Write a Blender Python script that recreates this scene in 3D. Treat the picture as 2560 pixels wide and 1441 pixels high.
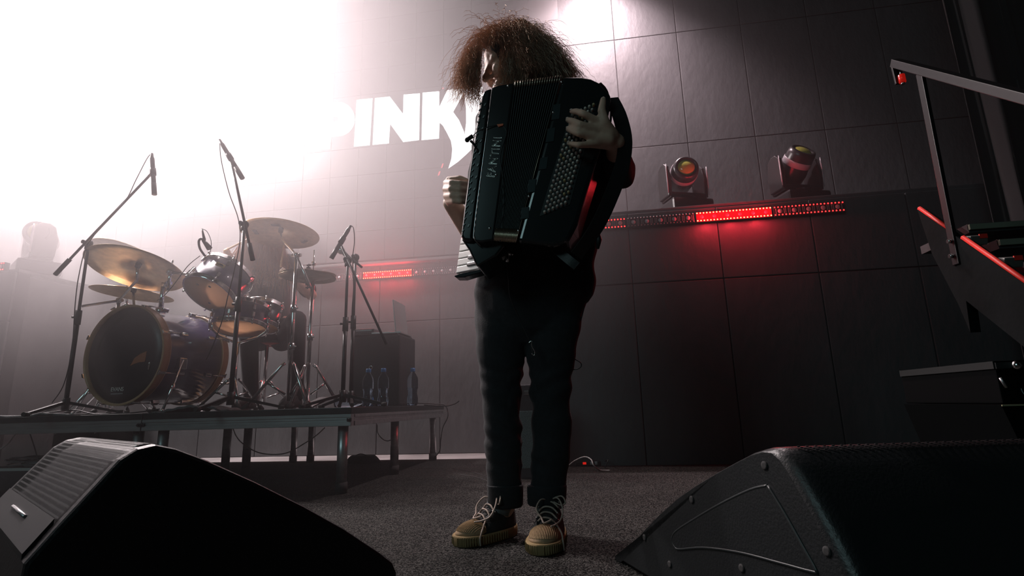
import bpy, bmesh, math, random
from mathutils import Vector, Matrix
random.seed(7)
for o in list(bpy.data.objects): bpy.data.objects.remove(o)
SC = bpy.context.scene
COL = SC.collection

# ------------------------------------------------------------------ camera
F, CX, CY, HC = 1345.0, 1280.0, 720.5, 0.415          # focal length in px of the 2560x1441 frame
YAW, PIT, ROL = math.radians(8.3), math.radians(12.2), math.radians(1.7)
CAMP = Vector((0, 0, HC))
_f = Vector((-math.sin(YAW)*math.cos(PIT), math.cos(YAW)*math.cos(PIT), math.sin(PIT)))
_r0 = Vector((math.cos(YAW), math.sin(YAW), 0)); _u0 = _r0.cross(_f)
_r = _r0*math.cos(ROL) - _u0*math.sin(ROL); _u = _u0*math.cos(ROL) + _r0*math.sin(ROL)
cam = bpy.data.cameras.new('camera'); camo = bpy.data.objects.new('camera', cam); COL.objects.link(camo)
cam.sensor_width = 36.0; cam.lens = F/2560*36.0; cam.clip_start = .02; cam.clip_end = 100
camo.matrix_world = Matrix(((_r.x, _u.x, -_f.x, CAMP.x), (_r.y, _u.y, -_f.y, CAMP.y), (_r.z, _u.z, -_f.z, CAMP.z), (0, 0, 0, 1)))
SC.camera = camo

def ray(px, py): return _f + _r*((px-CX)/F) - _u*((py-CY)/F)
def P(px, py, Y):                                       # point of a photograph pixel at depth Y (plane parallel to the back wall)
    d = ray(px, py); return CAMP + d*(Y/d.y)
def PX(px, py, X):
    d = ray(px, py); return CAMP + d*(X/d.x)
def PZ(px, py, z):
    d = ray(px, py); return CAMP + d*((z-HC)/d.z)
def PN(px, py, A, n):                                   # on the plane through A with normal n
    d = ray(px, py); return CAMP + d*((A-CAMP).dot(n)/d.dot(n))
def mpp(p): return (p-CAMP).dot(_f)/F                   # metres per pixel at p

# ------------------------------------------------------------------ haze and lights
W = bpy.data.worlds.new('world'); SC.world = W; W.use_nodes = True
nt = W.node_tree; nt.nodes.clear()
wo = nt.nodes.new('ShaderNodeOutputWorld'); bg = nt.nodes.new('ShaderNodeBackground')
bg.inputs['Color'].default_value = (0, 0, 0, 1); nt.links.new(bg.outputs[0], wo.inputs['Surface'])
vs = nt.nodes.new('ShaderNodeVolumeScatter')
vs.inputs['Color'].default_value = (.97, .90, .93, 1); vs.inputs['Density'].default_value = HAZE = 0.27
vs.inputs['Anisotropy'].default_value = 0.35
geo = nt.nodes.new('ShaderNodeNewGeometry'); sx = nt.nodes.new('ShaderNodeSeparateXYZ'); nt.links.new(geo.outputs['Position'], sx.inputs[0])
def _mr(ax, a, b, lo, hi):
    m = nt.nodes.new('ShaderNodeMapRange'); m.interpolation_type = 'SMOOTHSTEP'
    for i, x in enumerate((a, b, lo, hi)): m.inputs[i+1].default_value = x
    nt.links.new(sx.outputs[ax], m.inputs[0]); return m.outputs[0]
def _mul(a, b):
    m = nt.nodes.new('ShaderNodeMath'); m.operation = 'MULTIPLY'
    for i, x in enumerate((a, b)):
        if isinstance(x, (int, float)): m.inputs[i].default_value = x
        else: nt.links.new(x, m.inputs[i])
    return m.outputs[0]
# the haze hangs upstage round the kit and thins out towards the front and the right of the stage
nt.links.new(_mul(_mul(HAZE, _mr(1, 1.1, 2.8, 0.005, 1)), _mul(_mr(0, -1.3, .6, 1, .05), _mr(2, .45, 1.9, .13, 1))), vs.inputs['Density'])
nt.links.new(vs.outputs[0], wo.inputs['Volume']); W.cycles.volume_step_size = 1.2; SC.cycles.volume_step_rate = 1; SC.cycles.volume_max_steps = 8

def aim(o, tgt): o.rotation_euler = (Vector(tgt)-o.location).to_track_quat('-Z', 'Y').to_euler()
def spot(name, loc, tgt, watts, col, deg, blend, rad=.06):
    l = bpy.data.lights.new(name, 'SPOT'); l.energy = watts; l.color = col; l.spot_size = math.radians(deg); l.spot_blend = blend
    l.shadow_soft_size = rad
    o = bpy.data.objects.new(name, l); COL.objects.link(o); o.location = loc; aim(o, tgt); return o
def area(name, loc, tgt, watts, col, sx, sy):
    l = bpy.data.lights.new(name, 'AREA'); l.energy = watts; l.color = col; l.shape = 'RECTANGLE'; l.size = sx; l.size_y = sy
    o = bpy.data.objects.new(name, l); COL.objects.link(o); o.location = loc; aim(o, tgt); return o
KEYC = (1, .82, .84)                                     # white beams from the upper left, behind the kit, out over the stage
for kx, ky, kw, tg, cone in ((90, 130, 2700, (-3.7, 3.0, 0), 104), (280, 170, 1250, (-3.0, 0, 5.3), 176), (520, 160, 260, (-.6, 2.2, 4.9), 178), (480, 130, 950, (-1.5, 3.7, .8), 124)):
    spot('key_beam', P(kx, ky, 4.15), tg, kw, KEYC, cone, 1.0, .10)
spot('added_rim_spot', P(520, -330, 3.2), (-.25, 1.75, .8), 1400, KEYC, 36, .5, .03)   # unseen spot added to brighten the player's edges, above the left of the frame
TOPL = P(1480, -170, 4.25)                               # lamp just over the frame, close to the back wall
spot('wall_beam', TOPL, (.35, 2.7, 0), 420, (1, .80, .82), 54, .9, .08)
spot('wall_wash', TOPL+Vector((0, .05, .1)), (.22, 4.87, 3.0), 600, (1, .76, .80), 110, 1.0, .08)
area('teal_fill', (-3.5, -5.0, 4.2), (0, 2, 1.0), 58, (.60, .96, 1.0), 3, 2)  # unseen fill added in front of the stage to lift the shadows teal
SC.view_settings.view_transform = 'Standard'; SC.view_settings.look = 'None'
SC.view_settings.exposure = 0.0; SC.view_settings.gamma = 1.0; SC.view_settings.use_curve_mapping = False

SC.cycles.max_bounces = 6; SC.cycles.diffuse_bounces = 2; SC.cycles.glossy_bounces = 3; SC.cycles.transmission_bounces = 6; SC.cycles.volume_bounces = 0

# ------------------------------------------------------------------ materials
MATS = {}
def mat(name, col, rough=.5, metal=0, spec=.5, noise=0, nscale=12, bump=0, bscale=60, emit=0, ecol=None, trans=0, coat=0, alpha=1, sheen=0, stretch=(1, 1, 1), ior=1.45):
    if name in MATS: return MATS[name]
    m = bpy.data.materials.new(name); m.use_nodes = True; n = m.node_tree.nodes; L = m.node_tree.links
    b = n['Principled BSDF']; b.inputs['Base Color'].default_value = (*col, 1); b.inputs['Roughness'].default_value = rough
    b.inputs['Metallic'].default_value = metal; b.inputs['Specular IOR Level'].default_value = spec; b.inputs['IOR'].default_value = ior
    b.inputs['Transmission Weight'].default_value = trans; b.inputs['Coat Weight'].default_value = coat; b.inputs['Alpha'].default_value = alpha
    b.inputs['Sheen Weight'].default_value = sheen
    if emit: b.inputs['Emission Color'].default_value = (*(ecol or col), 1); b.inputs['Emission Strength'].default_value = emit
    if noise or bump:
        tc = n.new('ShaderNodeTexCoord'); mp = n.new('ShaderNodeMapping'); mp.inputs['Scale'].default_value = stretch
        L.new(tc.outputs['Object'], mp.inputs['Vector'])
    if noise:
        t = n.new('ShaderNodeTexNoise'); t.inputs['Scale'].default_value = nscale; t.inputs['Detail'].default_value = 5
        L.new(mp.outputs[0], t.inputs['Vector'])
        r = n.new('ShaderNodeMapRange'); r.inputs[1].default_value = .3; r.inputs[2].default_value = .7
        r.inputs[3].default_value = 1-noise; r.inputs[4].default_value = 1+noise
        L.new(t.outputs[0], r.inputs[0])
        x = n.new('ShaderNodeMix'); x.data_type = 'RGBA'; x.blend_type = 'MULTIPLY'; x.inputs[0].default_value = 1
        x.inputs[6].default_value = (*col, 1); L.new(r.outputs[0], x.inputs[7]); L.new(x.outputs[2], b.inputs['Base Color'])
    if bump:
        t2 = n.new('ShaderNodeTexNoise'); t2.inputs['Scale'].default_value = bscale; t2.inputs['Detail'].default_value = 4
        L.new(mp.outputs[0], t2.inputs['Vector'])
        bp = n.new('ShaderNodeBump'); bp.inputs['Strength'].default_value = bump; bp.inputs['Distance'].default_value = .01
        L.new(t2.outputs[0], bp.inputs['Height']); L.new(bp.outputs[0], b.inputs['Normal'])
    MATS[name] = m; return m
def emitter(name, col, s):
    if name in MATS: return MATS[name]
    m = bpy.data.materials.new(name); m.use_nodes = True; n = m.node_tree.nodes; n.clear()
    e = n.new('ShaderNodeEmission'); e.inputs[0].default_value = (*col, 1); e.inputs[1].default_value = s
    o = n.new('ShaderNodeOutputMaterial'); m.node_tree.links.new(e.outputs[0], o.inputs[0]); MATS[name] = m; return m
def hairmat(name, col):
    m = bpy.data.materials.new(name); m.use_nodes = True; n = m.node_tree.nodes; L = m.node_tree.links; n.clear()
    d = n.new('ShaderNodeBsdfDiffuse'); t = n.new('ShaderNodeBsdfTranslucent'); g = n.new('ShaderNodeBsdfGlossy')
    d.inputs[0].default_value = (*col, 1); t.inputs[0].default_value = (col[0]*1.5, col[1]*1.3, col[2]*1.1, 1)
    g.inputs[0].default_value = (.9, .75, .6, 1); g.inputs['Roughness'].default_value = .4
    a = n.new('ShaderNodeMixShader'); a.inputs[0].default_value = .5; L.new(d.outputs[0], a.inputs[1]); L.new(t.outputs[0], a.inputs[2])
    b = n.new('ShaderNodeMixShader'); b.inputs[0].default_value = .1; L.new(a.outputs[0], b.inputs[1]); L.new(g.outputs[0], b.inputs[2])
    o = n.new('ShaderNodeOutputMaterial'); L.new(b.outputs[0], o.inputs[0]); return m

M_black = mat('black_plastic', (.018, .019, .02), .42)
M_blackm = mat('black_metal', (.02, .02, .022), .35, .3)
M_gloss = mat('black_lacquer', (.012, .014, .015), .16, coat=.6)
M_chrome = mat('chrome', (.78, .77, .76), .16, 1)
M_alu = mat('aluminium', (.50, .50, .51), .38, .9, noise=.12, nscale=6, stretch=(1, 8, 8))
M_rubber = mat('rubber', (.02, .02, .02), .8)
M_white = mat('white_plastic', (.75, .73, .70), .3)
M_cable = mat('cable_rubber', (.02, .02, .022), .45)
M_skin = mat('skin', (.62, .40, .30), .5, noise=.06, nscale=30, bump=.05, bscale=120)
M_cloth = mat('black_cloth', (.014, .014, .016), .9, sheen=.05, noise=.2, nscale=40, bump=.15, bscale=300)
M_denim = mat('black_denim', (.013, .014, .017), .85, sheen=.06, noise=.2, nscale=60, bump=.2, bscale=400)

# ------------------------------------------------------------------ geometry helpers
ORG = {}
def V(*a): return Vector(a)
class MB:
    def __init__(s): s.v = []; s.f = []; s.sm = []
    def add(s, vs, fs, smooth=False):
        b = len(s.v); s.v += [Vector(x) for x in vs]; s.f += [[i+b for i in f] for f in fs]; s.sm += [smooth]*len(fs); return s
    def box(s, c, size, R=None, bev=0):
        hx, hy, hz = size[0]/2, size[1]/2, size[2]/2; c = Vector(c)
        if bev:
            bm = bmesh.new(); bmesh.ops.create_cube(bm, size=1)
            for v in bm.verts: v.co = Vector((v.co.x*size[0], v.co.y*size[1], v.co.z*size[2]))
            bmesh.ops.bevel(bm, geom=bm.edges[:], offset=bev, segments=2, affect='EDGES', profile=.6)
            bm.verts.index_update()
            vs = [v.co.copy() for v in bm.verts]; fs = [[v.index for v in f.verts] for f in bm.faces]; bm.free()
        else:
            vs = [Vector((x, y, z)) for x in (-hx, hx) for y in (-hy, hy) for z in (-hz, hz)]
            fs = [(0, 1, 3, 2), (4, 6, 7, 5), (0, 4, 5, 1), (2, 3, 7, 6), (0, 2, 6, 4), (1, 5, 7, 3)]
        if R is not None: vs = [R @ v for v in vs]
        return s.add([v+c for v in vs], fs)
    def loft(s, rings, closed=True, cap=True, smooth=True, wrap=False):
        n = len(rings[0]); vs = [p for r in rings for p in r]; fs = []
        m = len(rings)
        for i in range(m if wrap else m-1):
            for j in range(n if closed else n-1):
                a = i*n+j; b = i*n+(j+1) % n; c = ((i+1) % m)*n+(j+1) % n; d = ((i+1) % m)*n+j
                fs.append((a, b, c, d))
        s.add(vs, fs, smooth)
        if cap and not wrap and closed:
            b = len(s.v)-len(vs); s.f.append([b+j for j in range(n)][::-1]); s.f.append([b+(m-1)*n+j for j in range(n)]); s.sm += [False, False]
        return s
    def tube(s, pts, r, n=8, cap=True, up=None, flat=1.0):
        pts = [Vector(p) for p in pts]; m = len(pts); rr = r if isinstance(r, (list, tuple)) else [r]*m
        T = []
        for i in range(m):
            t = pts[min(i+1, m-1)]-pts[max(i-1, 0)]; T.append(t.normalized() if t.length > 1e-9 else Vector((0, 0, 1)))
        u = Vector(up) if up is not None else (Vector((0, 0, 1)) if abs(T[0].z) < .9 else Vector((1, 0, 0)))
        rings = []
        for i in range(m):
            u = (u-T[i]*u.dot(T[i]))
            u = u.normalized() if u.length > 1e-6 else T[i].orthogonal().normalized()
            w = T[i].cross(u)
            rings.append([pts[i]+(u*math.cos(2*math.pi*k/n)*flat+w*math.sin(2*math.pi*k/n))*rr[i] for k in range(n)])
        return s.loft(rings, True, cap, n > 5)
    def lathe(s, prof, o, ax, n=28, cap=True, arc=None):
        ax = Vector(ax).normalized(); u = ax.orthogonal().normalized(); w = ax.cross(u); o = Vector(o)
        return s.loft([[o+ax*h+(u*math.cos(2*math.pi*k/n)+w*math.sin(2*math.pi*k/n))*r for k in range(n)] for r, h in prof], True, cap, True)
    def ball(s, c, r, n=12, sc=(1, 1, 1), R=None):
        c = Vector(c); rings = []; m = max(5, n//2+1)
        for i in range(m):
            a = math.pi*(i+.5*(1 if 0 else 0))/(m-1); a = min(max(a, .02), math.pi-.02); q = []
            for k in range(n):
                b = 2*math.pi*k/n; v = Vector((math.sin(a)*math.cos(b)*sc[0], math.sin(a)*math.sin(b)*sc[1], -math.cos(a)*sc[2]))*r
                q.append(c+((R @ v) if R is not None else v))
            rings.append(q)
        return s.loft(rings, True, True, True)
    def cap(s, a, ra, b, rb, n=12):
        s.ball(a, ra, n); s.ball(b, rb, n); return s.tube([a, b], [ra, rb], n)
    def prism(s, poly, d):                       # poly: 3-D points, d: extrusion vector
        poly = [Vector(p) for p in poly]; d = Vector(d); n = len(poly)
        fs = [list(range(n)), [n+i for i in range(n)][::-1]]+[(i, i+n, (i+1) % n+n, (i+1) % n) for i in range(n)]
        return s.add(poly+[p+d for p in poly], fs)
    def ring(s, c, ax, R, r, n=32, m=8, a0=0, a1=2*math.pi, ell=None):
        ax = Vector(ax).normalized(); u = ax.orthogonal().normalized(); w = ax.cross(u); c = Vector(c)
        full = abs(a1-a0-2*math.pi) < 1e-6; k = n if full else n+1; rings = []
        for i in range(k):
            a = a0+(a1-a0)*i/n; d = u*math.cos(a)+w*math.sin(a)
            rings.append([c+d*(R+r*math.cos(2*math.pi*j/m))+ax*r*math.sin(2*math.pi*j/m) for j in range(m)])
        return s.loft(rings, True, not full, True, full)
    def mesh(s, name, org=(0, 0, 0)):
        me = bpy.data.meshes.new(name); og = Vector(org)
        me.from_pydata([v-og for v in s.v], [], s.f); me.polygons.foreach_set('use_smooth', s.sm)
        bm = bmesh.new(); bm.from_mesh(me); bmesh.ops.recalc_face_normals(bm, faces=bm.faces[:]); bm.to_mesh(me); bm.free()
        return me
    def build(s, name, m, parent=None, org=None):
        o_ = ORG[parent.name] if parent is not None else Vector(org if org is not None else s.base())
        me = s.mesh(name, o_); me.materials.append(m)
        return link(name, me, parent, o_)
    def base(s):
        x = [v.x for v in s.v]; y = [v.y for v in s.v]; z = min(v.z for v in s.v)
        return Vector(((min(x)+max(x))/2, (min(y)+max(y))/2, z))
def link(name, me, parent=None, org=(0, 0, 0)):
    o = bpy.data.objects.new(name, me); COL.objects.link(o)
    if parent is not None: o.parent = parent; ORG[o.name] = ORG[parent.name]
    else: o.location = org; ORG[o.name] = Vector(org)
    return o
def thing(name, label, cat, loc=(0, 0, 0), group=None):
    o = bpy.data.objects.new(name, None); COL.objects.link(o); o.location = loc; o.empty_display_size = .05
    ORG[o.name] = Vector(loc); return tag(o, label, cat, group)
def tag(o, label, cat, group=None):
    o['label'] = label; o['category'] = cat
    if group: o['group'] = group
    return o
def struct(o): o['kind'] = 'structure'; return o
def bevel(o, w, seg=2):
    b = o.modifiers.new('bevel', 'BEVEL'); b.width = w; b.segments = seg; b.limit_method = 'ANGLE'; b.angle_limit = math.radians(35); return o
def fuse(mb, vox, it=6, fac=.5, disp=None):
    me = mb.mesh('tmp'); o = bpy.data.objects.new('tmp', me); COL.objects.link(o)
    r = o.modifiers.new('r', 'REMESH'); r.mode = 'VOXEL'; r.voxel_size = vox; r.use_smooth_shade = True
    s_ = o.modifiers.new('s', 'SMOOTH'); s_.iterations = it; s_.factor = fac
    dg = bpy.context.evaluated_depsgraph_get(); dg.update()
    m2 = bpy.data.meshes.new_from_object(o.evaluated_get(dg)); bpy.data.objects.remove(o); bpy.data.meshes.remove(me)
    if disp:
        for v in m2.vertices: v.co = disp(v.co.copy())
    m2.polygons.foreach_set('use_smooth', [True]*len(m2.polygons)); return m2
def place(me, name, m, parent):
    og = ORG[parent.name]
    me.transform(Matrix.Translation(-og)); me.materials.clear(); me.materials.append(m); me.name = name
    return link(name, me, parent)
def bez(pts, n=10):                                   # smooth curve through points (Catmull-Rom)
    pts = [Vector(p) for p in pts]; out = []
    for i in range(len(pts)-1):
        p0 = pts[max(i-1, 0)]; p1 = pts[i]; p2 = pts[i+1]; p3 = pts[min(i+2, len(pts)-1)]
        for k in range(n):
            t = k/n; out.append(.5*((2*p1)+(p2-p0)*t+(2*p0-5*p1+4*p2-p3)*t*t+(3*p1-p0-3*p2+p3)*t**3))
    return out+[pts[-1]]
def text_mesh(txt, size, depth=.001, outline=0, space=1.0):
    c = bpy.data.curves.new('t', 'FONT'); c.body = txt; c.size = size; c.space_character = space
    c.align_x = 'CENTER'; c.align_y = 'CENTER'
    if outline: c.fill_mode = 'NONE'; c.bevel_depth = outline; c.bevel_resolution = 1
    else: c.extrude = depth
    o = bpy.data.objects.new('t', c); COL.objects.link(o); dg = bpy.context.evaluated_depsgraph_get(); dg.update()
    me = bpy.data.meshes.new_from_object(o.evaluated_get(dg)); bpy.data.objects.remove(o); bpy.data.curves.remove(c); return me
def frame(o, x, y, z): 
    x, y, z = Vector(x).normalized(), Vector(y).normalized(), Vector(z).normalized()
    return Matrix(((x.x, y.x, z.x, o[0]), (x.y, y.y, z.y, o[1]), (x.z, y.z, z.z, o[2]), (0, 0, 0, 1)))
# ------------------------------------------------------------------ the room
YB, YF = 4.87, 3.72                     # back wall, front of the side blocks
M_floor = mat('stage_floor', (.32, .30, .30), .35, noise=.35, nscale=3, bump=.1, bscale=8)
M_wall = mat('wall_paint', (.085, .088, .092), .48, noise=.12, nscale=5, bump=.35, bscale=22, stretch=(1, 1, .5))
M_gap = mat('wall_joint', (.03, .03, .032), .8)
fl = MB(); fl.box((0, .5, -.05), (14, 11, .1)); floor = struct(fl.build('floor', M_floor, org=(0, 0, 0)))
# carpet over the front of the stage
def carpet_material():
    m = bpy.data.materials.new('carpet'); m.use_nodes = True; n = m.node_tree.nodes; L = m.node_tree.links; b = n['Principled BSDF']
    tc = n.new('ShaderNodeTexCoord'); t = n.new('ShaderNodeTexNoise'); t.inputs['Scale'].default_value = 230; t.inputs['Detail'].default_value = 2
    L.new(tc.outputs['Object'], t.inputs['Vector']); r = n.new('ShaderNodeValToRGB')
    r.color_ramp.elements[0].position = .46; r.color_ramp.elements[0].color = (.002, .002, .0022, 1)
    r.color_ramp.elements[1].position = .60; r.color_ramp.elements[1].color = (.085, .083, .077, 1)
    t2 = n.new('ShaderNodeTexNoise'); t2.inputs['Scale'].default_value = 3; L.new(tc.outputs['Object'], t2.inputs['Vector'])
    L.new(t.outputs[0], r.inputs[0]); x = n.new('ShaderNodeMix'); x.data_type = 'RGBA'; x.blend_type = 'MULTIPLY'; x.inputs[0].default_value = .5
    L.new(r.outputs[0], x.inputs[6]); L.new(t2.outputs[0], x.inputs[7]); L.new(x.outputs[2], b.inputs['Base Color'])
    bp = n.new('ShaderNodeBump'); bp.inputs['Strength'].default_value = .9; bp.inputs['Distance'].default_value = .006
    L.new(t.outputs[0], bp.inputs['Height']); L.new(bp.outputs[0], b.inputs['Normal'])
    b.inputs['Roughness'].default_value = .85; b.inputs['Sheen Weight'].default_value = 0; b.inputs['Specular IOR Level'].default_value = .06; return m
M_carpet = carpet_material()
cp = MB(); cp.prism([V(-6, -3, 0), V(4.55, -3, 0), V(4.55, YF-.01, 0), V(-.32, YF-.01, 0), V(-.32, 4.30, 0), V(-6, 4.42, 0)], (0, 0, .006))
carpet = tag(cp.build('carpet', M_carpet, org=(0, 0, 0)), 'dark grey speckled stage carpet under the accordion player', 'carpet')

def panel_wall(name, x0, x1, y, rows, phase, parent_m=M_wall, t=.018):
    """backing slab with separate 0.6 m panels in front of it, facing -Y"""
    b = MB(); b.box(((x0+x1)/2, y+.06, (rows[0]+rows[-1])/2), (x1-x0, .12-t, rows[-1]-rows[0])); w = struct(b.build(name, M_gap, org=((x0+x1)/2, y+.06, 0)))
    xs = [x0]; k = math.ceil((x0-phase)/.602+.02); 
    while phase+k*.602 < x1-.05: xs.append(phase+k*.602); k += 1
    xs.append(x1); cache = {}
    for r in range(len(rows)-1):
        for i in range(len(xs)-1):
            dx, dz = xs[i+1]-xs[i]-.007, rows[r+1]-rows[r]-.007; key = (round(dx, 3), round(dz, 3))
            if key not in cache:
                q = MB(); q.box((0, 0, 0), (dx, t+.012, dz), bev=.004); me = q.mesh('panel'); me.materials.append(parent_m); cache[key] = me
            o = bpy.data.objects.new('panel', cache[key]); COL.objects.link(o); o.parent = w
            o.location = Vector(((xs[i]+xs[i+1])/2, y+.006+random.uniform(-.001, .001), (rows[r]+rows[r+1])/2))-w.location
    return w
panel_wall('wall_back', -7.4, 4.6, YB, [0, 1.215, 1.77, 2.77, 3.955, 5.15, 6.3], -1.405)
XR0, XL1, ZL = -.30, -4.74, 1.745                # right block starts, left block ends, ledge height
panel_wall('wall_right_block', XR0, 4.6, YF, [0, 1.205, ZL-.03], .301)
panel_wall('wall_left_block', -7.4, XL1, YF, [0, 1.205, ZL-.12], -5.34)
def slab(name, c, s, m=M_wall, par=None, kind=True, bv=.006):
    q = MB(); q.box(c, s, bev=bv); o = q.build(name, m, par)
    if kind and par is None: struct(o)
    return o
slab('trim_1', ((XR0+4.6)/2, (YF+YB)/2-.005, ZL-.015), (4.6-XR0, YB-YF-.03, .03))
slab('trim_2', ((-7.4+XL1)/2, (YF+YB)/2-.005, ZL-.105), (XL1+7.4, YB-YF-.03, .03))
slab('wall_right_return', (XR0+.03, (YF+YB)/2+.05, (ZL-.03)/2), (.05, YB-YF-.12, ZL-.04))
slab('wall_left_return', (XL1-.03, (YF+YB)/2+.05, (ZL-.13)/2), (.05, YB-YF-.12, ZL-.14))
# ledge batten under the video wall
zl = 1.795
M_bat = mat('batten_paint', (.20, .19, .19), .5)
slab('trim_3', ((XL1+XR0)/2, YB-.045, zl), (XR0-XL1-.02, .07, .028), M_bat)
# side wall at the far right, black
M_dark = mat('black_paint', (.012, .013, .014), .8, noise=.2)
slab('wall_side', (4.64, 1.0, 2.6), (.08, 8.5, 5.2), M_dark)

# video wall above the ledge
XS0, XS1, ZS0 = -4.95, -.145, 1.83
YS = YB-.05
scr = thing('video_wall', 'dark video wall behind the drum kit showing a white logo', 'screen', ((XS0+XS1)/2, YS, ZS0))
q = MB(); q.box(((XS0+XS1)/2, YS+.012, ZS0+1.7), (XS1-XS0, .02, 3.4)); q.build('back_plate', M_gap, scr)
M_mod = mat('video_module', (.13, .125, .13), .5, noise=.06, nscale=9)
NX, NZ = 16, 11; mw = (XS1-XS0)/NX; q = MB(); q.box((0, 0, 0), (mw-.003, .014, mw-.003), bev=.0015); mm = q.mesh('module'); mm.materials.append(M_mod)
for i in range(NX):
    for k in range(NZ):
        o = bpy.data.objects.new('module', mm); COL.objects.link(o); o.parent = scr
        o.location = Vector((XS0+(i+.5)*mw, YS-.004+random.uniform(-.0012, .0012), ZS0+(k+.5)*mw))-scr.location
M_led = emitter('lit_white_pixels', (1, .97, 1), 1.6)
M_ledr = emitter('lit_red_pixels', (1, .18, .2), 1.0)
def pxs(zx, zy): return 640+zx/4.4138, 180+zy/4.4138      # zoomed crop -> photograph px
def letter(nm, polys, m=M_led):
    b = MB()
    for pl in polys: b.prism([P(*pxs(*p), YS-.014) for p in pl], (0, .004, 0))
    return b.build(nm, m, scr)
def arc(cx, cy, rx, ry, a0, a1, n=14): return [(cx+rx*math.cos(math.radians(a0+(a1-a0)*i/n)), cy-ry*math.sin(math.radians(a0+(a1-a0)*i/n))) for i in range(n+1)]
letter('letter_y', [[(250, 400), (430, 390), (470, 560), (560, 375), (690, 365), (520, 650), (495, 890), (320, 900), (345, 660)]])
# P built as an outline with a counter: two pieces
letter('letter_p', [[(690, 350), (880, 332), (842, 500), (838, 560), (830, 715), (815, 850), (648, 866)],
                    [(880, 332)] + arc(900, 520, 190, 190, 80, -85)[0:] + [(830, 715), (838, 560), (872, 552), (905, 540), (912, 512), (905, 494), (872, 490), (842, 500)]])
letter('letter_i', [[(1110, 307), (1285, 290), (1256, 808), (1080, 825)]])
letter('letter_n', [[(1312, 288), (1476, 271), (1480, 575), (1466, 788), (1286, 804)], [(1476, 271), (1622, 462), (1800, 740), (1796, 752), (1624, 774), (1480, 575)],
                    [(1628, 250), (1808, 235), (1800, 740), (1622, 462)]])
letter('letter_k', [[(1838, 228), (2022, 212), (2022, 385), (2026, 560), (2018, 735), (1826, 752)],
                    [(2110, 200), (2345, 178), (2296, 225), (2175, 440), (2060, 590), (2026, 560), (2022, 385)],
                    [(2175, 440), (2240, 530), (2296, 660), (2300, 700), (2330, 900), (2230, 990), (2122, 1066), (2155, 960), (2165, 850), (2150, 760), (2110, 680), (2060, 590)],
                    [(2345, 178), (2500, 165), (2480, 500), (2440, 700), (2380, 850), (2330, 900), (2300, 700), (2318, 560), (2316, 400), (2296, 225)]])
letter('red_mark', [[(2055, 1015), (2070, 1008), (2056, 1055), (2040, 1060)]], M_ledr)
letter('red_mark', [[(2018, 1100), (2035, 1095), (2022, 1138), (2004, 1146)]], M_ledr)
letter('red_mark', [[(2056, 176), (2074, 172), (2066, 184), (2056, 187)]], M_ledr)
# ------------------------------------------------------------------ drum riser
ZD = .425; RX0, RX1, RY0, RY1 = -4.35, -1.205, 2.60, 4.30; XM = -2.375
M_deck = mat('deck_ply', (.022, .024, .026), .35, noise=.3, nscale=8)
def riser(x0, x1, label):
    t = thing('stage_deck', label, 'stage deck', ((x0+x1)/2, (RY0+RY1)/2, 0), 'riser decks')
    g = .003
    q = MB(); q.box(((x0+x1)/2, (RY0+RY1)/2, ZD-.0165), (x1-x0-2*g, RY1-RY0, .033), bev=.004); q.build('board', M_deck, t)
    zt, zb = ZD-.034, ZD-.092
    def rail(a, b, nrm):
        q = MB(); a, b, nrm = Vector(a), Vector(b), Vector(nrm); d = (b-a); mid = (a+b)/2; L = d.length; X = d.normalized()
        R = Matrix((X, nrm, Vector((0, 0, 1)))).transposed()
        q.box(mid+V(0, 0, (zt+zb)/2)-nrm*.02, (L, .036, zt-zb), R)
        for z, h, pr in ((zt-.008, .012, .004), (zb+.013, .022, .005), ((zt+zb)/2+.004, .004, .002)):
            q.box(mid+V(0, 0, z)-nrm*.001, (L, pr*2, h), R)
        return q.build('rail', M_alu, t)
    rail((x0+g, RY0, 0), (x1-g, RY0, 0), (0, -1, 0)); rail((x0+g, RY1, 0), (x1-g, RY1, 0), (0, 1, 0))
    rail((x1-g, RY0+.04, 0), (x1-g, RY1-.04, 0), (1, 0, 0)); rail((x0+g, RY0+.04, 0), (x0+g, RY1-.04, 0), (-1, 0, 0))
    for x in (x0+.075, x1-.075):
        for y in (RY0+.07, (RY0+RY1)/2-.05, RY1-.07):
            q = MB(); q.tube([(x, y, .055), (x, y, zb+.002)], .026, 20); lg = q.build('leg', M_alu, t)
            q = MB(); q.tube([(x, y, .0065), (x, y, .06)], .030, 16); q.build('foot', M_rubber, lg)
    for x in (x0+.01, x1-.01):
        q = MB(); q.box((x, RY0-.004, (zt+zb)/2+.002), (.022, .014, .018), bev=.003); q.tube([(x, RY0-.012, (zt+zb)/2+.002), (x, RY0-.02, (zt+zb)/2+.002)], .006, 10); q.build('clamp', M_blackm, t)
    return t
riser(XM, RX1, 'black topped stage deck with aluminium frame under the bottles and hi-hat')
riser(RX0, XM, 'black topped stage deck with aluminium frame under the bass drum')

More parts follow.
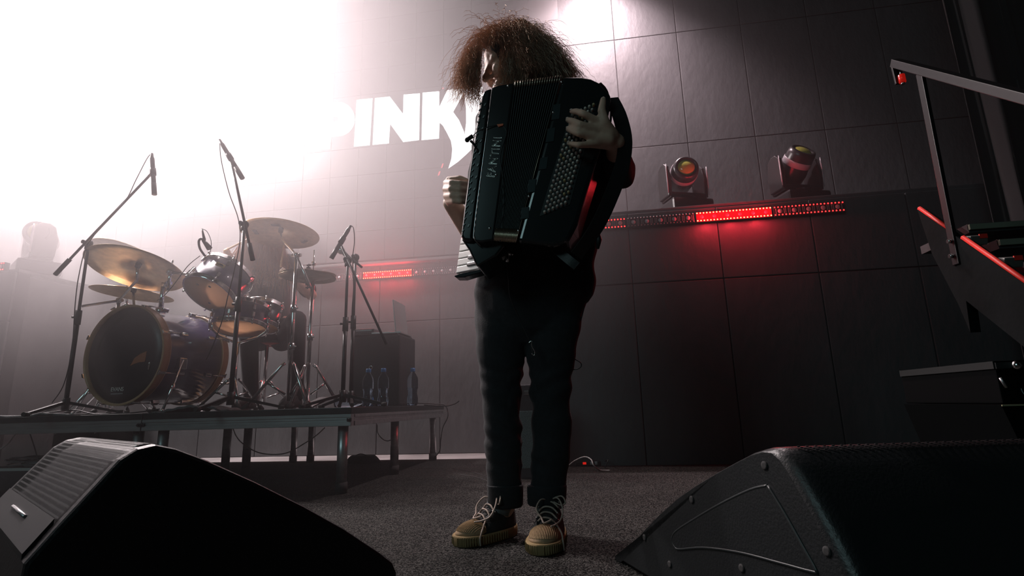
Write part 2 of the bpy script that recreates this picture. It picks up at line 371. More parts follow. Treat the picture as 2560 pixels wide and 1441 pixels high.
# rumpled rug pieces on the deck
M_rug = mat('rug_pile', (.10, .10, .105), .9, noise=.5, nscale=260, bump=.8, bscale=300, sheen=.4)
def rug(label, x0, x1, y0, y1, f, nx=48, ny=14):
    q = MB(); top = [[V(x0+(x1-x0)*i/nx, y0+(y1-y0)*j/ny, ZD+.0005+max(.004, f(i/nx, j/ny))) for i in range(nx+1)] for j in range(ny+1)]
    vs = [p for r in top for p in r]; n = len(vs); vs += [V(p.x, p.y, max(ZD+.0004, p.z-.012)) for p in vs]; w = nx+1
    fs = [(j*w+i, j*w+i+1, (j+1)*w+i+1, (j+1)*w+i) for j in range(ny) for i in range(nx)]
    fs += [tuple(n+k for k in reversed(t)) for t in fs]
    fs += [(i, i+n, i+1+n, i+1) for i in range(nx)]+[(ny*w+i+1, ny*w+i+1+n, ny*w+i+n, ny*w+i) for i in range(nx)]
    fs += [((j+1)*w, (j+1)*w+n, j*w+n, j*w) for j in range(ny)]+[(j*w+nx, j*w+nx+n, (j+1)*w+nx+n, (j+1)*w+nx) for j in range(ny)]
    q.add(vs, fs, True); return tag(q.build('rug', M_rug), label, 'rug')
def hump(u, v):
    a = math.exp(-((u-.47)/.16)**2)*.030+math.exp(-((u-.72)/.12)**2)*.026+math.exp(-((u-.25)/.1)**2)*.012
    return a*(1-.45*v)+.004+.003*math.sin(u*40+v*7)
xa, xb = P(385, 1024, 2.62).x, P(575, 1022, 2.62).x
rug('grey rug corner humped up on the deck edge below the bass drum', xa, xb, 2.605, 2.80, hump)
xa, xb = P(-30, 1024, 2.62).x, P(190, 1024, 2.62).x
rug('flat grey rug rumpled beneath the leftmost microphone stand', xa, xb, 2.605, 2.85, lambda u, v: .006+.008*max(0, math.sin(u*9+1))*(1-v)+.012*math.exp(-((u-.62)/.08)**2)*(1-v))

# ------------------------------------------------------------------ bass drum
M_shell = mat('blue_shell', (.055, .05, .13), .28, coat=.5, noise=.1, nscale=4)
M_wood = mat('hoop_wood', (.42, .25, .13), .4, noise=.2, nscale=6)
M_bhead = mat('black_head', (.02, .02, .024), .38)
M_head = mat('drum_head', (.78, .62, .47), .45, noise=.06, nscale=10, trans=.0)
def head_mat(m):      # drum skins let light through
    n = m.node_tree.nodes; L = m.node_tree.links; b = n['Principled BSDF']; o = n['Material Output']
    t = n.new('ShaderNodeBsdfTranslucent'); t.inputs[0].default_value = (.85, .62, .45, 1); x = n.new('ShaderNodeMixShader'); x.inputs[0].default_value = .7
    L.new(b.outputs[0], x.inputs[1]); L.new(t.outputs[0], x.inputs[2]); L.new(x.outputs[0], o.inputs[0])
head_mat(M_head)
def clear_head():
    m = bpy.data.materials.new('clear_film'); m.use_nodes = True; n = m.node_tree.nodes; L = m.node_tree.links; b = n['Principled BSDF']; b.inputs['Base Color'].default_value = (.7, .68, .65, 1); b.inputs['Roughness'].default_value = .3
    t = n.new('ShaderNodeBsdfTransparent'); x = n.new('ShaderNodeMixShader'); x.inputs[0].default_value = .72; L.new(b.outputs[0], x.inputs[1]); L.new(t.outputs[0], x.inputs[2]); L.new(x.outputs[0], n['Material Output'].inputs[0]); return m
M_clear = clear_head()
nd = Vector((math.sin(math.radians(-6)), -math.cos(math.radians(-6)), 0))          # front normal
Rb = .302; cb = P(316, 883, 2.86); cb.z = max(cb.z-.01, ZD+Rb+.012)
bd = thing('bass_drum', 'large dark blue bass drum with wooden hoops and a black front head', 'drum', (cb.x, cb.y, ZD))
dep = .46
q = MB(); q.lathe([(Rb-.018, 0), (Rb-.018, -dep), (Rb-.026, -dep), (Rb-.026, 0), (Rb-.018, 0)], cb, nd, 56, False); q.build('shell', M_shell, bd)
for nm, h0 in (('hoop', .022), ('hoop', -dep-.022)):
    q = MB(); s = 1 if h0 > 0 else -1
    q.lathe([(Rb, h0), (Rb, h0-s*.05), (Rb-.013, h0-s*.05), (Rb-.013, h0), (Rb, h0)], cb, nd, 56, False); hp = q.build(nm, M_wood, bd)
    q = MB(); q.lathe([(Rb+.0012, h0-s*.046), (Rb+.0012, h0-s*.05), (Rb-.002, h0-s*.0505)], cb, nd, 56, False); q.build('hoop_edge', mat('pale_wood', (.62, .45, .28), .4), hp)
q = MB(); q.lathe([(.0, .004), (.10, .0038), (.20, .003), (Rb-.014, 0), (Rb-.014, -.004), (.0, -.001)], cb, nd, 56, False); fh = q.build('front_head', M_bhead, bd)
ex = Vector((0, 0, 1)).cross(nd).normalized()*-1                                # right on the head, seen from the front
ex = nd.cross(Vector((0, 0, 1))).normalized()*-1
if ex.x < 0: ex = -ex
def onhead(a, b, d=.006): return cb+ex*a+V(0, 0, 1)*b+nd*d
# port hole sticker seen as an orange patch, label with lettering
q = MB(); q.prism([onhead(*p) for p in [(.05, -.07), (.075, -.025), (.115, -.002), (.16, .012), (.155, -.05), (.11, -.052), (.075, -.06)]], nd*.002); q.build('port_patch', mat('orange_card', (.40, .13, .06), .7), fh)
me = text_mesh('EVANS', .034, .0006, space=.92); me.transform(frame(onhead(-.03, -.205, .005), ex, (0, 0, 1), nd)); place(me, 'lettering', M_white, fh)
q = MB(); q.box((0, 0, 0), (.09, .0006, .006)); me = q.mesh('caption'); me.transform(frame(onhead(-.03, -.23, .005), ex, nd, (0, 0, 1))); place(me, 'caption_strip', mat('grey_print', (.25, .25, .26), .6), fh)
q = MB(); q.tube([onhead(.188, -.10), onhead(.19, -.06), onhead(.193, -.052)], [.003, .007, .003], 8); q.build('glint_piece', M_chrome, fh)  # chrome piece added on the head to show a reflection
for k in range(8):
    a = math.pi/8+k*math.pi/4; d = ex*math.cos(a)+V(0, 0, math.sin(a))
    for s, hh in ((1, .022), (-1, -dep-.022)):
        q = MB(); c = cb+d*(Rb+.004)+nd*hh; tan = nd.cross(d)
        R = Matrix((tan, d, nd)).transposed()
        q.box(c+d*.002+nd*(.002*s), (.03, .006, .012), R, bev=.002); q.box(c-nd*s*.02+d*.004, (.016, .008, .05), R, bev=.003)
        q.tube([c-nd*s*.03+d*.008, c-nd*s*.11+d*.008], .0035, 8)
        cl = q.build('claw', M_chrome, bd)
        q = MB(); q.box(cb+d*(Rb+.004)-nd*(dep*.5-s*.105), (.02, .026, .045), R, bev=.005); q.build('lug', M_chrome, bd)
for sgn in (1, -1):                       # spurs
    b0 = cb+ex*sgn*(Rb-.03)*.93-nd*.12+V(0, 0, -.06); ft = Vector((cb.x, cb.y, ZD+.004))+ex*sgn*(Rb+.03)+nd*(.02)
    q = MB(); d = ex*sgn
    q.box(b0+d*.03+V(0, 0, .0), (.055, .05, .07), Matrix((nd, d, V(0, 0, 1))).transposed(), bev=.006); sp = q.build('spur_bracket', M_chrome, bd)
    q = MB(); q.tube([b0+d*.05+V(0, 0, .02), ft], .0075, 10); mid = (b0+d*.05+ft)/2; q.tube([mid+V(0, 0, .02), mid-V(0, 0, .02)], .012, 10); q.ball(ft+V(0, 0, .008), .011, 8); q.build('spur', M_chrome, sp)

# ------------------------------------------------------------------ drums, cymbals, stands
def drum(name, label, c, ax, R, dep, m, lugs=6, badge=None, bothheads=True, cat='drum'):
    """c = centre of the bottom head, ax = towards the batter head"""
    c, ax = Vector(c), Vector(ax).normalized(); t = thing(name, label, cat, c)
    q = MB(); q.lathe([(R-.008, .01), (R-.008, dep-.01), (R-.016, dep-.01), (R-.016, .01), (R-.008, .01)], c, ax, 48, False); q.build('shell', m, t)
    for h, s in ((0, 1), (dep, -1)):
        q = MB(); q.lathe([(R, h-.006*s), (R+.003, h-.002*s), (R, h+.018*s), (R+.004, h+.022*s), (R-.006, h+.022*s), (R-.006, h-.006*s), (R, h-.006*s)], c, ax, 48, False); q.build('rim', M_chrome, t)
        q = MB(); q.lathe([(0, h+.001*s), (R-.006, h+.002*s), (R-.006, h+.004*s), (0, h+.003*s)], c, ax, 40, False); q.build('head', M_head if s > 0 else M_clear, t)
    u = ax.orthogonal().normalized(); w = ax.cross(u)
    for k in range(lugs):
        a = 2*math.pi*(k+.3)/lugs; d = u*math.cos(a)+w*math.sin(a); tn = ax.cross(d); Rm = Matrix((tn, d, ax)).transposed()
        for h, s in ((0, 1), (dep, -1)):
            q = MB(); q.box(c+d*(R+.001)+ax*(h+s*.05), (.018, .016, .034), Rm, bev=.004); lu = q.build('lug', M_chrome, t)
            q = MB(); q.tube([c+d*(R+.006)+ax*(h-s*.012), c+d*(R+.006)+ax*(h+s*.045)], .003, 8); q.tube([c+d*(R+.006)+ax*(h-s*.014), c+d*(R+.006)+ax*(h-s*.004)], .006, 6); q.build('tension_rod', M_chrome, lu)
    return t, u, w
axT = Vector((.16, .56, .82)).normalized(); cT = P(524, 738, 2.95)
tom, uT, wT = drum('rack_tom', 'blue rack tom tilted over the bass drum with its pale underside showing', cT, axT, .168, .205, M_shell)
toc = (CAMP-cT); toc = (toc-axT*toc.dot(axT)).normalized(); sd = axT.cross(toc)
bc = cT+toc*.155-sd*.06+axT*.115; bn = (toc*.9-sd*.36).normalized(); bx = axT.cross(bn)
q = MB(); q.box(bc+bn*.010, (.052, .004, .026), Matrix((bx, bn, axT)).transposed(), bev=.0015); bdg = q.build('badge', mat('brass_badge', (.75, .6, .25), .35, .6), tom)
q = MB(); q.box(bc+bn*.0125, (.034, .002, .007), Matrix((bx, bn, axT)).transposed()); q.box(bc+bn*.0125+axT*.005, (.02, .002, .005), Matrix((bx, bn, axT)).transposed()); q.build('emblem', M_blackm, bdg)
for a, b in ((-.09, .02), (.03, -.06), (-.03, .06)):
    bt = MB(); bt.lathe([(0, -.0012), (.009, -.0012), (.009, 0)], cT+sd*a+toc*b*1.4, axT, 12); bt.build('dot', mat('grey_dot', (.2, .17, .16), .6), tom)
cS = P(597, 822, 3.2); axS = Vector((-.05, .2, .98)).normalized()
sn, _, _ = drum('snare_drum', 'blue snare drum on a chrome stand with a pale lower head', cS, axS, .178, .15, M_shell, 8)
cFt = P(650, 818, 3.42); axF = Vector((.0, .25, .97)).normalized()
ft_, _, _ = drum('small_tom', 'small dark drum beside the drummer, right of the snare', cFt, axF, .125, .17, mat('dark_shell', (.03, .03, .05), .3, coat=.4), 6)

M_bronze = mat('bronze', (.72, .54, .36), .46, 1, noise=.10, nscale=30, bump=.03, bscale=60)
def cymbal(name, label, c, nrm, R, group='cymbals', tape=None, m=M_bronze, under=0):
    c, nrm = Vector(c), Vector(nrm).normalized(); t = thing(name, label, 'cymbal', c, group)
    pr = [(.008, .026), (.03, .024), (.048, .014), (.056, .006), (R*.5, -.004), (R*.8, -.014), (R, -.026), (R, -.0275), (R*.8, -.0158), (R*.5, -.0058), (.056, .0042), (.048, .012), (.03, .022), (.008, .024)]
    q = MB(); q.lathe(pr, c, nrm, 56, False); bw = q.build('bow', m, t)
    q = MB(); q.lathe([(.0, .042), (.014, .040), (.016, .028), (.0, .027)], c, nrm, 14); q.tube([c+nrm*.04, c+nrm*.065], .004, 8); q.box(c+nrm*.055, (.03, .006, .012), bev=.002); q.build('wing_nut', M_blackm, t)
    q = MB(); q.lathe([(.0, .020), (.018, .018), (.016, -.012), (.0, -.014)], c, nrm, 14); q.build('felt', M_rubber, t)
    u = nrm.orthogonal().normalized(); w = nrm.cross(u)
    if tape:
        for a, rr in tape:
            d = u*math.cos(a)+w*math.sin(a); e = nrm.cross(d); z = -.0275 if rr > R*.7 else -.014
            q = MB(); q.box(c+d*rr+nrm*(-.012-.013*(rr/R)**2), (.06, .028, .004), Matrix((e, d, nrm)).transposed()); q.build('tape', M_rubber, t)
    return c-nrm*.012
def leg_set(q, c, top, r, n=3, a0=.4, rad=.011, zf=ZD, par=None, m=M_chrome, flat=True):
    """tripod: legs from collar 'top' splaying to radius r on the deck, with braces"""
    for k in range(n):
        a = a0+2*math.pi*k/n; d = V(math.cos(a), math.sin(a), 0); f = V(c.x, c.y, zf+.012)+d*r
        q = MB(); q.tube([V(c.x, c.y, top)+d*.03, V(c.x, c.y, top-.015)+d*.05, f], rad, 6); lg = q.build('leg', m, par)
        q = MB(); q.tube([V(c.x, c.y, zf+.09)+d*.02, V(c.x, c.y, (top+zf)/2+.02)+d*(r*.52)], rad*.75, 6); q.build('brace', m, lg)
        q = MB(); q.tube([f+V(0, 0, .02)-d*.02, f-V(0, 0, .008)+d*.012], .016, 8); q.build('foot', M_rubber, lg)
def chrome_stand(label, base, tips, top_leg=.28, r=.27, a0=.4, name='cymbal_stand', collar=(.45, .75)):
    """base xy at deck, tips: list of points the tube runs through above the base"""
    b = V(base[0], base[1], ZD); t = thing(name, label, 'stand', b, 'chrome hardware stands')
    h = tips[0]; 
    q = MB(); q.tube([b+V(0, 0, .05), h], .0125, 12); q.build('pole', M_chrome, t)
    for f in collar:
        p = (b+V(0, 0, .05)).lerp(h, f); q = MB(); q.tube([p-V(0, 0, .022), p+V(0, 0, .022)], .019, 12); q.tube([p, p+V(.035, -.01, 0)], .005, 6); q.build('collar', M_chrome, t)
    leg_set(None, b, ZD+top_leg, r, 3, a0, .0095, ZD, t)
    if len(tips) > 1:
        q = MB(); q.ball(h, .022, 12); q.tube([h-V(.03, 0, 0), h+V(.03, 0, 0)], .012, 10); q.build('tilter', M_chrome, t)
        q = MB(); q.tube(tips[1:], .0085, 10); q.build('boom', M_chrome, t)
    return t
def tilt(p, r, a, z=.95):
    v = Vector((p.x, p.y, 0)).normalized(); return (Vector((v.y, -v.x, 0))*r+v*a+V(0, 0, z)).normalized()
cA = P(345, 665, 2.95); nA = tilt(cA, .22, .22)
pA = cymbal('crash_cymbal', 'bronze crash cymbal tilted above the bass drum, largest on the left', cA, nA, .285)
cB = P(322, 634, 3.5); pB = cymbal('crash_cymbal', 'bronze cymbal edge peeping out behind the left crash cymbal', cB, tilt(cB, .30, .12), .25)
cC = P(334, 727, 3.25); pC = cymbal('crash_cymbal', 'flat bronze cymbal lowest on the left, just over the bass drum', cC, tilt(cC, .10, -.02), .25)
cD = P(702, 577, 3.35); nD = tilt(cD, .06, .10, .98); pD = cymbal('crash_cymbal', 'bronze crash cymbal with tape strips hanging over the drummer', cD, nD, .262, tape=[(.3, .19), (2.6, .17), (4.2, .12)])
cH = P(770, 683, 3.30); M_hh = mat('dark_bronze', (.30, .22, .15), .38, 1, noise=.15, nscale=20)
t_hh = cymbal('hi_hat_cymbal', 'dark upper hi-hat cymbal right of the drummer', cH, V(.02, .05, 1), .185, 'hi-hat pair', m=M_hh)
t_hl = cymbal('hi_hat_cymbal', 'dark lower hi-hat cymbal facing up against its twin', cH-V(0, 0, .045), V(.02, .05, -1), .185, 'hi-hat pair', m=M_hh)
# stands
bA = P(296, 760, 3.3); sA = V(bA.x, bA.y, P(296, 752, 3.3).z)
chrome_stand('chrome boom stand left of the bass drum carrying the large crash', (bA.x, bA.y), [sA, P(206, 766, 3.05), sA, P(343, 700, 2.96), pA], a0=2.6)
bB = P(325, 700, 3.62); chrome_stand('chrome cymbal stand standing behind the bass drum', (bB.x, bB.y), [V(bB.x, bB.y, 1.25), V(bB.x, bB.y, 1.25), pB], a0=1.2)
bC = P(345, 770, 3.28); chrome_stand('short chrome stand under the lowest left cymbal', (bC.x, bC.y), [V(bC.x, bC.y, 1.0), V(bC.x, bC.y, 1.0), pC], a0=.2, r=.2)
bD = P(722, 980, 3.12); hD = P(727, 640, 3.12); hD = V(bD.x, bD.y, hD.z)
chrome_stand('chrome boom cymbal stand in front of the drummer', (bD.x, bD.y), [hD, P(777, 720, 3.05), hD, P(705, 600, 3.33), pD], a0=3.6, r=.24, collar=(.36, .62))
bH = P(768, 980, 3.30)
st = chrome_stand('chrome hi-hat stand with pedal beside the boom cymbal stand', (bH.x, bH.y), [V(bH.x, bH.y, cH.z-.03)], a0=.5, r=.2, name='hi_hat_stand', collar=(.5,))
q = MB(); q.tube([V(bH.x, bH.y, cH.z-.05), V(bH.x, bH.y, cH.z+.16)], .004, 8); q.tube([V(bH.x, bH.y, cH.z+.05), V(bH.x, bH.y, cH.z+.075)], .014, 10); q.build('pull_rod', M_chrome, st)
q = MB(); q.box(V(bH.x-.0, bH.y+.12, ZD+.04), (.09, .26, .012), Matrix.Rotation(math.radians(14), 3, 'X'), bev=.004); q.build('foot_board', M_chrome, st)
# snare stand
bS = cS-axS*.03; ss = thing('snare_stand', 'chrome snare stand gripping the snare drum from below', 'stand', (bS.x, bS.y, ZD), 'chrome hardware stands')
q = MB(); q.tube([V(bS.x, bS.y, ZD+.05), V(bS.x, bS.y, bS.z-.06)], .013, 12); q.build('pole', M_chrome, ss)
leg_set(None, V(bS.x, bS.y, 0), ZD+.2, .22, 3, 1.3, .009, ZD, ss)
for k in range(3):
    a = .2+k*2.09; d = V(math.cos(a), math.sin(a), 0); q = MB(); q.tube([bS-V(0, 0, .07), bS+d*.13-V(0, 0, .03), bS+d*.178+V(0, 0, .005), bS+d*.182+V(0, 0, .045)], .008, 8); q.build('arm', M_chrome, ss)
# tom holder on the bass drum
ht = cb-nd*.2+V(0, 0, Rb-.02); th = thing('tom_holder', 'chrome double tom holder rising from the bass drum', 'stand', ht, 'chrome hardware stands')
k1 = P(424, 700, 3.0); k2 = P(440, 668, 3.0)
q = MB(); q.tube([ht, V(ht.x, ht.y, k1.z)], .015, 12); q.tube([ht, ht+V(0, 0, .03)], .03, 14); q.build('post', M_chrome, th)
q = MB(); q.tube([k1+V(0, 0, .09), k1-V(0, 0, .07)], .012, 12); q.ball(k1+V(0, 0, .05), .026, 12); q.tube([k1+V(0, 0, .09), k1+V(.01, 0, .13)], .006, 8); q.build('ratchet', M_chrome, th)
q = MB(); q.tube([V(ht.x, ht.y, k1.z-.02), k1-V(0, 0, .02)], .018, 12); q.build('arm', M_chrome, th)
q = MB(); q.tube([k1+V(0, 0, .05), k1.lerp(cT+axT*.1-sd*.14, .6), cT+axT*.1-sd*.168], .009, 10); q.build('tom_arm', M_chrome, th)
# bass drum pedal, behind the drum
pb = cb-nd*(dep+.10); pz = ZD
pd = thing('kick_pedal', 'chrome kick pedal at the back of the bass drum', 'pedal', (pb.x, pb.y, ZD))
q = MB(); q.box(V(pb.x, pb.y, ZD+.03)-nd*.10, (.09, .28, .012), Matrix.Rotation(math.radians(9), 3, 'Z') @ Matrix.Rotation(math.radians(12), 3, 'X'), bev=.004); q.build('foot_board', M_chrome, pd)
for s in (-1, 1):
    q = MB(); q.tube([V(pb.x, pb.y, ZD+.005)+ex*.06*s, V(pb.x, pb.y, ZD+.19)+ex*.05*s], .009, 8); q.build('post', M_chrome, pd)
q = MB(); q.tube([V(pb.x, pb.y, ZD+.185)-ex*.055, V(pb.x, pb.y, ZD+.185)+ex*.30], .008, 8); q.build('axle', M_chrome, pd)
q = MB(); q.tube([V(pb.x, pb.y, ZD+.185), V(pb.x, pb.y, ZD+.30)+nd*.03], .004, 8); q.tube([V(pb.x, pb.y, ZD+.30)+nd*.01, V(pb.x, pb.y, ZD+.30)+nd*.06], .022, 12); q.build('beater', M_rubber, pd)
# throne
cth = P(668, 862, 3.85); tr = thing('drum_throne', 'round black drum stool with a red underside', 'stool', (cth.x, cth.y, ZD))
q = MB(); q.lathe([(0, .0), (.15, .0), (.162, .02), (.165, .08), (.15, .10), (0, .105)], cth, (0, 0, 1), 36); q.build('seat', M_cloth, tr)
q = MB(); q.lathe([(0, -.004), (.15, -.004), (.15, .001)], cth, (0, 0, 1), 32); q.build('seat_plate', mat('red_board', (.45, .05, .05), .5), tr)
q = MB(); q.tube([V(cth.x, cth.y, ZD+.06), cth], .014, 12); q.build('pole', M_chrome, tr)
leg_set(None, V(cth.x, cth.y, 0), ZD+.22, .23, 3, .9, .010, ZD, tr)
# ------------------------------------------------------------------ the accordion player
pl = thing('person', 'accordion player with big frizzy brown hair, black clothes and beige-toed sneakers, standing', 'person', (-.26, 1.80, .006))
def R_(px, p): return px*mpp(p)
YT = 1.82
# --- body (one continuous mesh)
b = MB()
def capx(a, ra, c, rc): b.cap(a, ra, c, rc, 14)
hip = P(1320, 735, YT); chest = P(1330, 430, YT); neck = P(1318, 262, 1.80)
b.ball(hip, .135, 16, (1.15, .8, .9)); b.ball(chest, .155, 16, (1.1, .75, 1.2)); b.ball(hip.lerp(chest, .5), .13, 16, (1.1, .8, 1.3))
shL, shR = P(1232, 305, 1.82), P(1432, 300, 1.82)
capx(chest+V(0, 0, .12), .10, neck-V(0, 0, .03), .065); capx(shL, .06, chest+V(0, 0, .1), .09); capx(shR, .06, chest+V(0, 0, .1), .09)
HD = P(1278, 168, 1.73); fd = Vector((-.82, -.46, -.34)).normalized(); fr = fd.cross(V(0, 0, 1)).normalized(); fu = fr.cross(fd)
RH = Matrix((fr, fd, fu)).transposed()
def hd(x, y, z): return HD+fr*x+fd*y+fu*z
capx(neck-V(0, 0, .04), .058, hd(0, -.02, -.06), .058)
b.ball(hd(0, -.005, .025), .1, 18, (.80, .98, .98), RH); b.ball(hd(0, .035, -.045), .062, 14, (.9, .85, 1.05), RH); b.ball(hd(0, .062, -.085), .03, 12, (1.1, .8, .8), RH)
b.cap(hd(0, .088, .012), .010, hd(0, .118, -.030), .014, 10); b.ball(hd(.014, .100, -.034), .010, 8); b.ball(hd(-.014, .100, -.034), .010, 8)     # nose
b.cap(hd(-.04, .075, .025), .013, hd(.04, .075, .025), .013, 10)                                                                            # brow
b.cap(hd(-.018, .088, -.060), .0075, hd(.018, .088, -.060), .0075, 8); b.cap(hd(-.014, .086, -.071), .008, hd(.014, .086, -.071), .008, 8)       # lips
for s in (-1, 1): b.ball(hd(s*.035, .070, -.02), .028, 10); b.ball(hd(s*.082, -.01, -.01), .03, 10, (.35, .7, 1.1), RH)                         # cheeks, ears
# arm on the keyboard side (left in the picture)
elL = P(1186, 590, 1.90); wrL = P(1128, 508, 1.74)
capx(shL, .056, elL, .043); capx(elL, .043, wrL, .030)
kn = [(1113, 457), (1111, 473), (1113, 490), (1119, 504)]
for i, (x, y) in enumerate(kn):
    k0 = P(x+3, y, 1.645); k1 = P(x+16, y-1, 1.585); k2 = P(1150, y+1, 1.575); k3 = P(1168, y+2, 1.60); r = (.0105, .0110, .0105, .0095)[i]
    b.cap(wrL.lerp(k0, .25), .016, k0, .0125, 10); b.cap(k0, .0125, k1, r, 10); b.cap(k1, r, k2, r*.95, 10); b.cap(k2, r*.95, k3, r*.85, 10)
t0 = P(1122, 450, 1.67); b.cap(wrL, .018, t0, .013, 10); b.cap(t0, .013, P(1150, 446, 1.645), .011, 10); b.cap(P(1150, 446, 1.645), .011, P(1168, 452, 1.64), .009, 10)
# arm on the button side (right in the picture)
elR = P(1551, 432, 1.74); wrR = P(1538, 358, 1.485)
capx(shR, .056, elR, .044); capx(elR, .043, wrR, .030)
fing = [[(1492, 303), (1459, 285), (1443, 279), (1430, 279)], [(1484, 323), (1451, 312), (1434, 304), (1420, 300)],
        [(1482, 342), (1447, 334), (1432, 328), (1420, 323)], [(1478, 361), (1447, 363), (1434, 361), (1423, 359)]]
fy = [1.425, 1.405, 1.418, 1.444]
for i, f4 in enumerate(fing):
    pp = [P(x, y, Y) for (x, y), Y in zip(f4, fy)]; rr = [(.0125, .0112, .010, .0085), (.0128, .0115, .0105, .0090), (.0122, .011, .010, .0088), (.0112, .0095, .0088, .0078)][i]
    b.cap(wrR.lerp(pp[0], .2), .020, pp[0], rr[0], 12)
    for k in range(3): b.cap(pp[k], rr[k], pp[k+1], rr[k+1], 12)
tp = [P(1530, 340, 1.46), P(1512, 305, 1.425), P(1504, 276, 1.418), P(1508, 249, 1.428)]; tr_ = (.022, .0145, .0125, .0095)
for k in range(3): b.cap(tp[k], tr_[k], tp[k+1], tr_[k+1], 12)
b.cap(P(1520, 352, 1.45), .022, P(1492, 348, 1.432), .015, 12); b.cap(P(1522, 335, 1.447), .02, P(1496, 318, 1.43), .014, 12)
# legs
HPL, HPR = P(1264, 745, YT), P(1378, 745, YT); KNL, KNR = P(1254, 985, 1.80), P(1376, 985, 1.80)
toeL, heelL = PZ(1140, 1374, .0), PZ(1288, 1338, .0); toeR, heelR = PZ(1352, 1398, .0), PZ(1388, 1338, .0)
anL = P(1264, 1262, heelL.y-.05); anR = P(1368, 1258, heelR.y-.06)
for h, k, a, to, he in ((HPL, KNL, anL, toeL, heelL), (HPR, KNR, anR, toeR, heelR)):
    capx(h, .075, k, .050); capx(k, .050, a, .034); fdn = (to-he).normalized(); an2 = V(he.x, he.y, .07)+fdn*.07
    capx(a, .034, an2, .034); b.cap(an2-V(0, 0, .015), .030, V(to.x, to.y, .036)-fdn*.09, .015, 12)
body = place(fuse(b, .0042, 8, .5), 'body', M_skin, pl)

for i, f4 in enumerate(fing):
    a_, c_ = P(*f4[2], fy[2]), P(*f4[3], fy[3]); d_ = (c_-a_).normalized(); n_ = V(0, -1, .1); n_ = (n_-d_*n_.dot(d_)).normalized()
    q = MB(); q.ball(c_+n_*.0072-d_*.001, .0055, 10, (.8, 1.15, .32), Matrix((d_.cross(n_), d_, n_)).transposed()); q.build('nail', mat('nail', (.66, .47, .40), .3), body)

# --- trousers
jm = MB()
def rings_px(rows, Y, d=.82, n=20):
    out = []
    for xl, xr, y in rows:
        c = P((xl+xr)/2, y, Y if not callable(Y) else Y(y)); r = (xr-xl)/2*mpp(c)
        out.append([c+V(math.cos(2*math.pi*k/n)*r, math.sin(2*math.pi*k/n)*r*d, 0) for k in range(n)])
    return out
yl = lambda y: YT if y < 800 else (1.80 if y < 1000 else 1.80+(heelL.y-.055-1.80)*(y-1000)/260)
yr = lambda y: YT if y < 800 else (1.80 if y < 1000 else 1.80+(heelR.y-.06-1.80)*(y-1000)/260)
jm.loft(rings_px([(1190, 1335, 690), (1184, 1330, 735), (1186, 1322, 790), (1188, 1315, 850), (1194, 1310, 910), (1201, 1305, 960), (1203, 1300, 1000), (1208, 1303, 1050), (1211, 1305, 1110), (1215, 1304, 1180), (1221, 1304, 1245), (1223, 1304, 1264)], yl))
jm.loft(rings_px([(1305, 1478, 690), (1308, 1472, 735), (1316, 1458, 790), (1318, 1446, 850), (1320, 1436, 910), (1324, 1429, 960), (1326, 1426, 1000), (1329, 1429, 1050), (1330, 1428, 1110), (1326, 1420, 1180), (1322, 1414, 1240), (1324, 1412, 1258)], yr))
jm.loft(rings_px([(1200, 1470, 600), (1192, 1476, 680), (1188, 1472, 735), (1190, 1455, 780), (1210, 1435, 830), (1255, 1390, 862)], YT, .60))
wr = [(KNL, .6), (KNR, .6), (P(1215, 1060, 1.76), .7), (P(1262, 1200, 1.74), .5)]
def wrinkle(p):
    d = 0
    for c, s in wr:
        z = (p.z-c.z)/.10
        if abs(p.x-c.x) < .13 and abs(z) < 1.4: d += s*.0055*math.sin((p.z+.5*(p.x-c.x)*(1 if c.x < -.26 else -1)+.02*math.sin(p.z*23))*2*math.pi/.062+p.y*9)*math.exp(-z*z*1.5)
    a = math.atan2(p.y-1.8, p.x+.26)
    d += .002*math.sin(p.z*60+a*3)
    cx = KNL.x if p.x < (KNL.x+KNR.x)/2 else KNR.x
    v = V(p.x-cx, p.y-1.8, 0)
    return p+(v.normalized()*d if v.length > .01 else V(0, 0, 0))
jeans = place(fuse(jm, .007, 4, .5, wrinkle), 'jeans', M_denim, pl)
for rows, yy in (([(1216, 1308, 1212), (1218, 1309, 1216), (1219, 1308, 1262), (1223, 1304, 1268)], yl), ([(1319, 1416, 1212), (1317, 1417, 1217), (1318, 1415, 1258), (1323, 1411, 1263)], yr)):
    q = MB(); q.loft(rings_px(rows, yy, .85, 28)); q.build('cuff', M_denim, jeans)

# --- shirt
sm = MB()
sm.loft(rings_px([(1280, 1380, 262), (1238, 1438, 290), (1222, 1462, 340), (1212, 1525, 430), (1208, 1534, 480), (1205, 1512, 545), (1202, 1496, 600), (1200, 1488, 645), (1196, 1487, 700), (1210, 1487, 745), (1240, 1470, 764)], YT+.0, .62, 24))
sm.cap(shL, .066, shL.lerp(elL, .62), .058, 14); sm.tube([shL.lerp(elL, .55), shL.lerp(elL, .66)], [.058, .062], 14)
sm.cap(shR, .066, elR, .056, 14); sm.cap(elR, .054, elR.lerp(wrR, .62), .044, 14)
shirt = place(fuse(sm, .008, 5, .5, lambda p: p+V(.004*math.sin(p.z*55+p.x*20), .004*math.sin(p.z*47+p.x*31), 0)), 'shirt', M_cloth, pl)
# --- socks
for a, he, to in ((anL, heelL, toeL), (anR, heelR, toeR)):
    fdn = (to-he).normalized(); an2 = V(he.x, he.y, .085)+fdn*.07
    q = MB(); q.tube([a+V(0, 0, .03), an2], [.045, .042], 16); q.build('sock', mat('grey_sock', (.16, .19, .20), .9), pl)

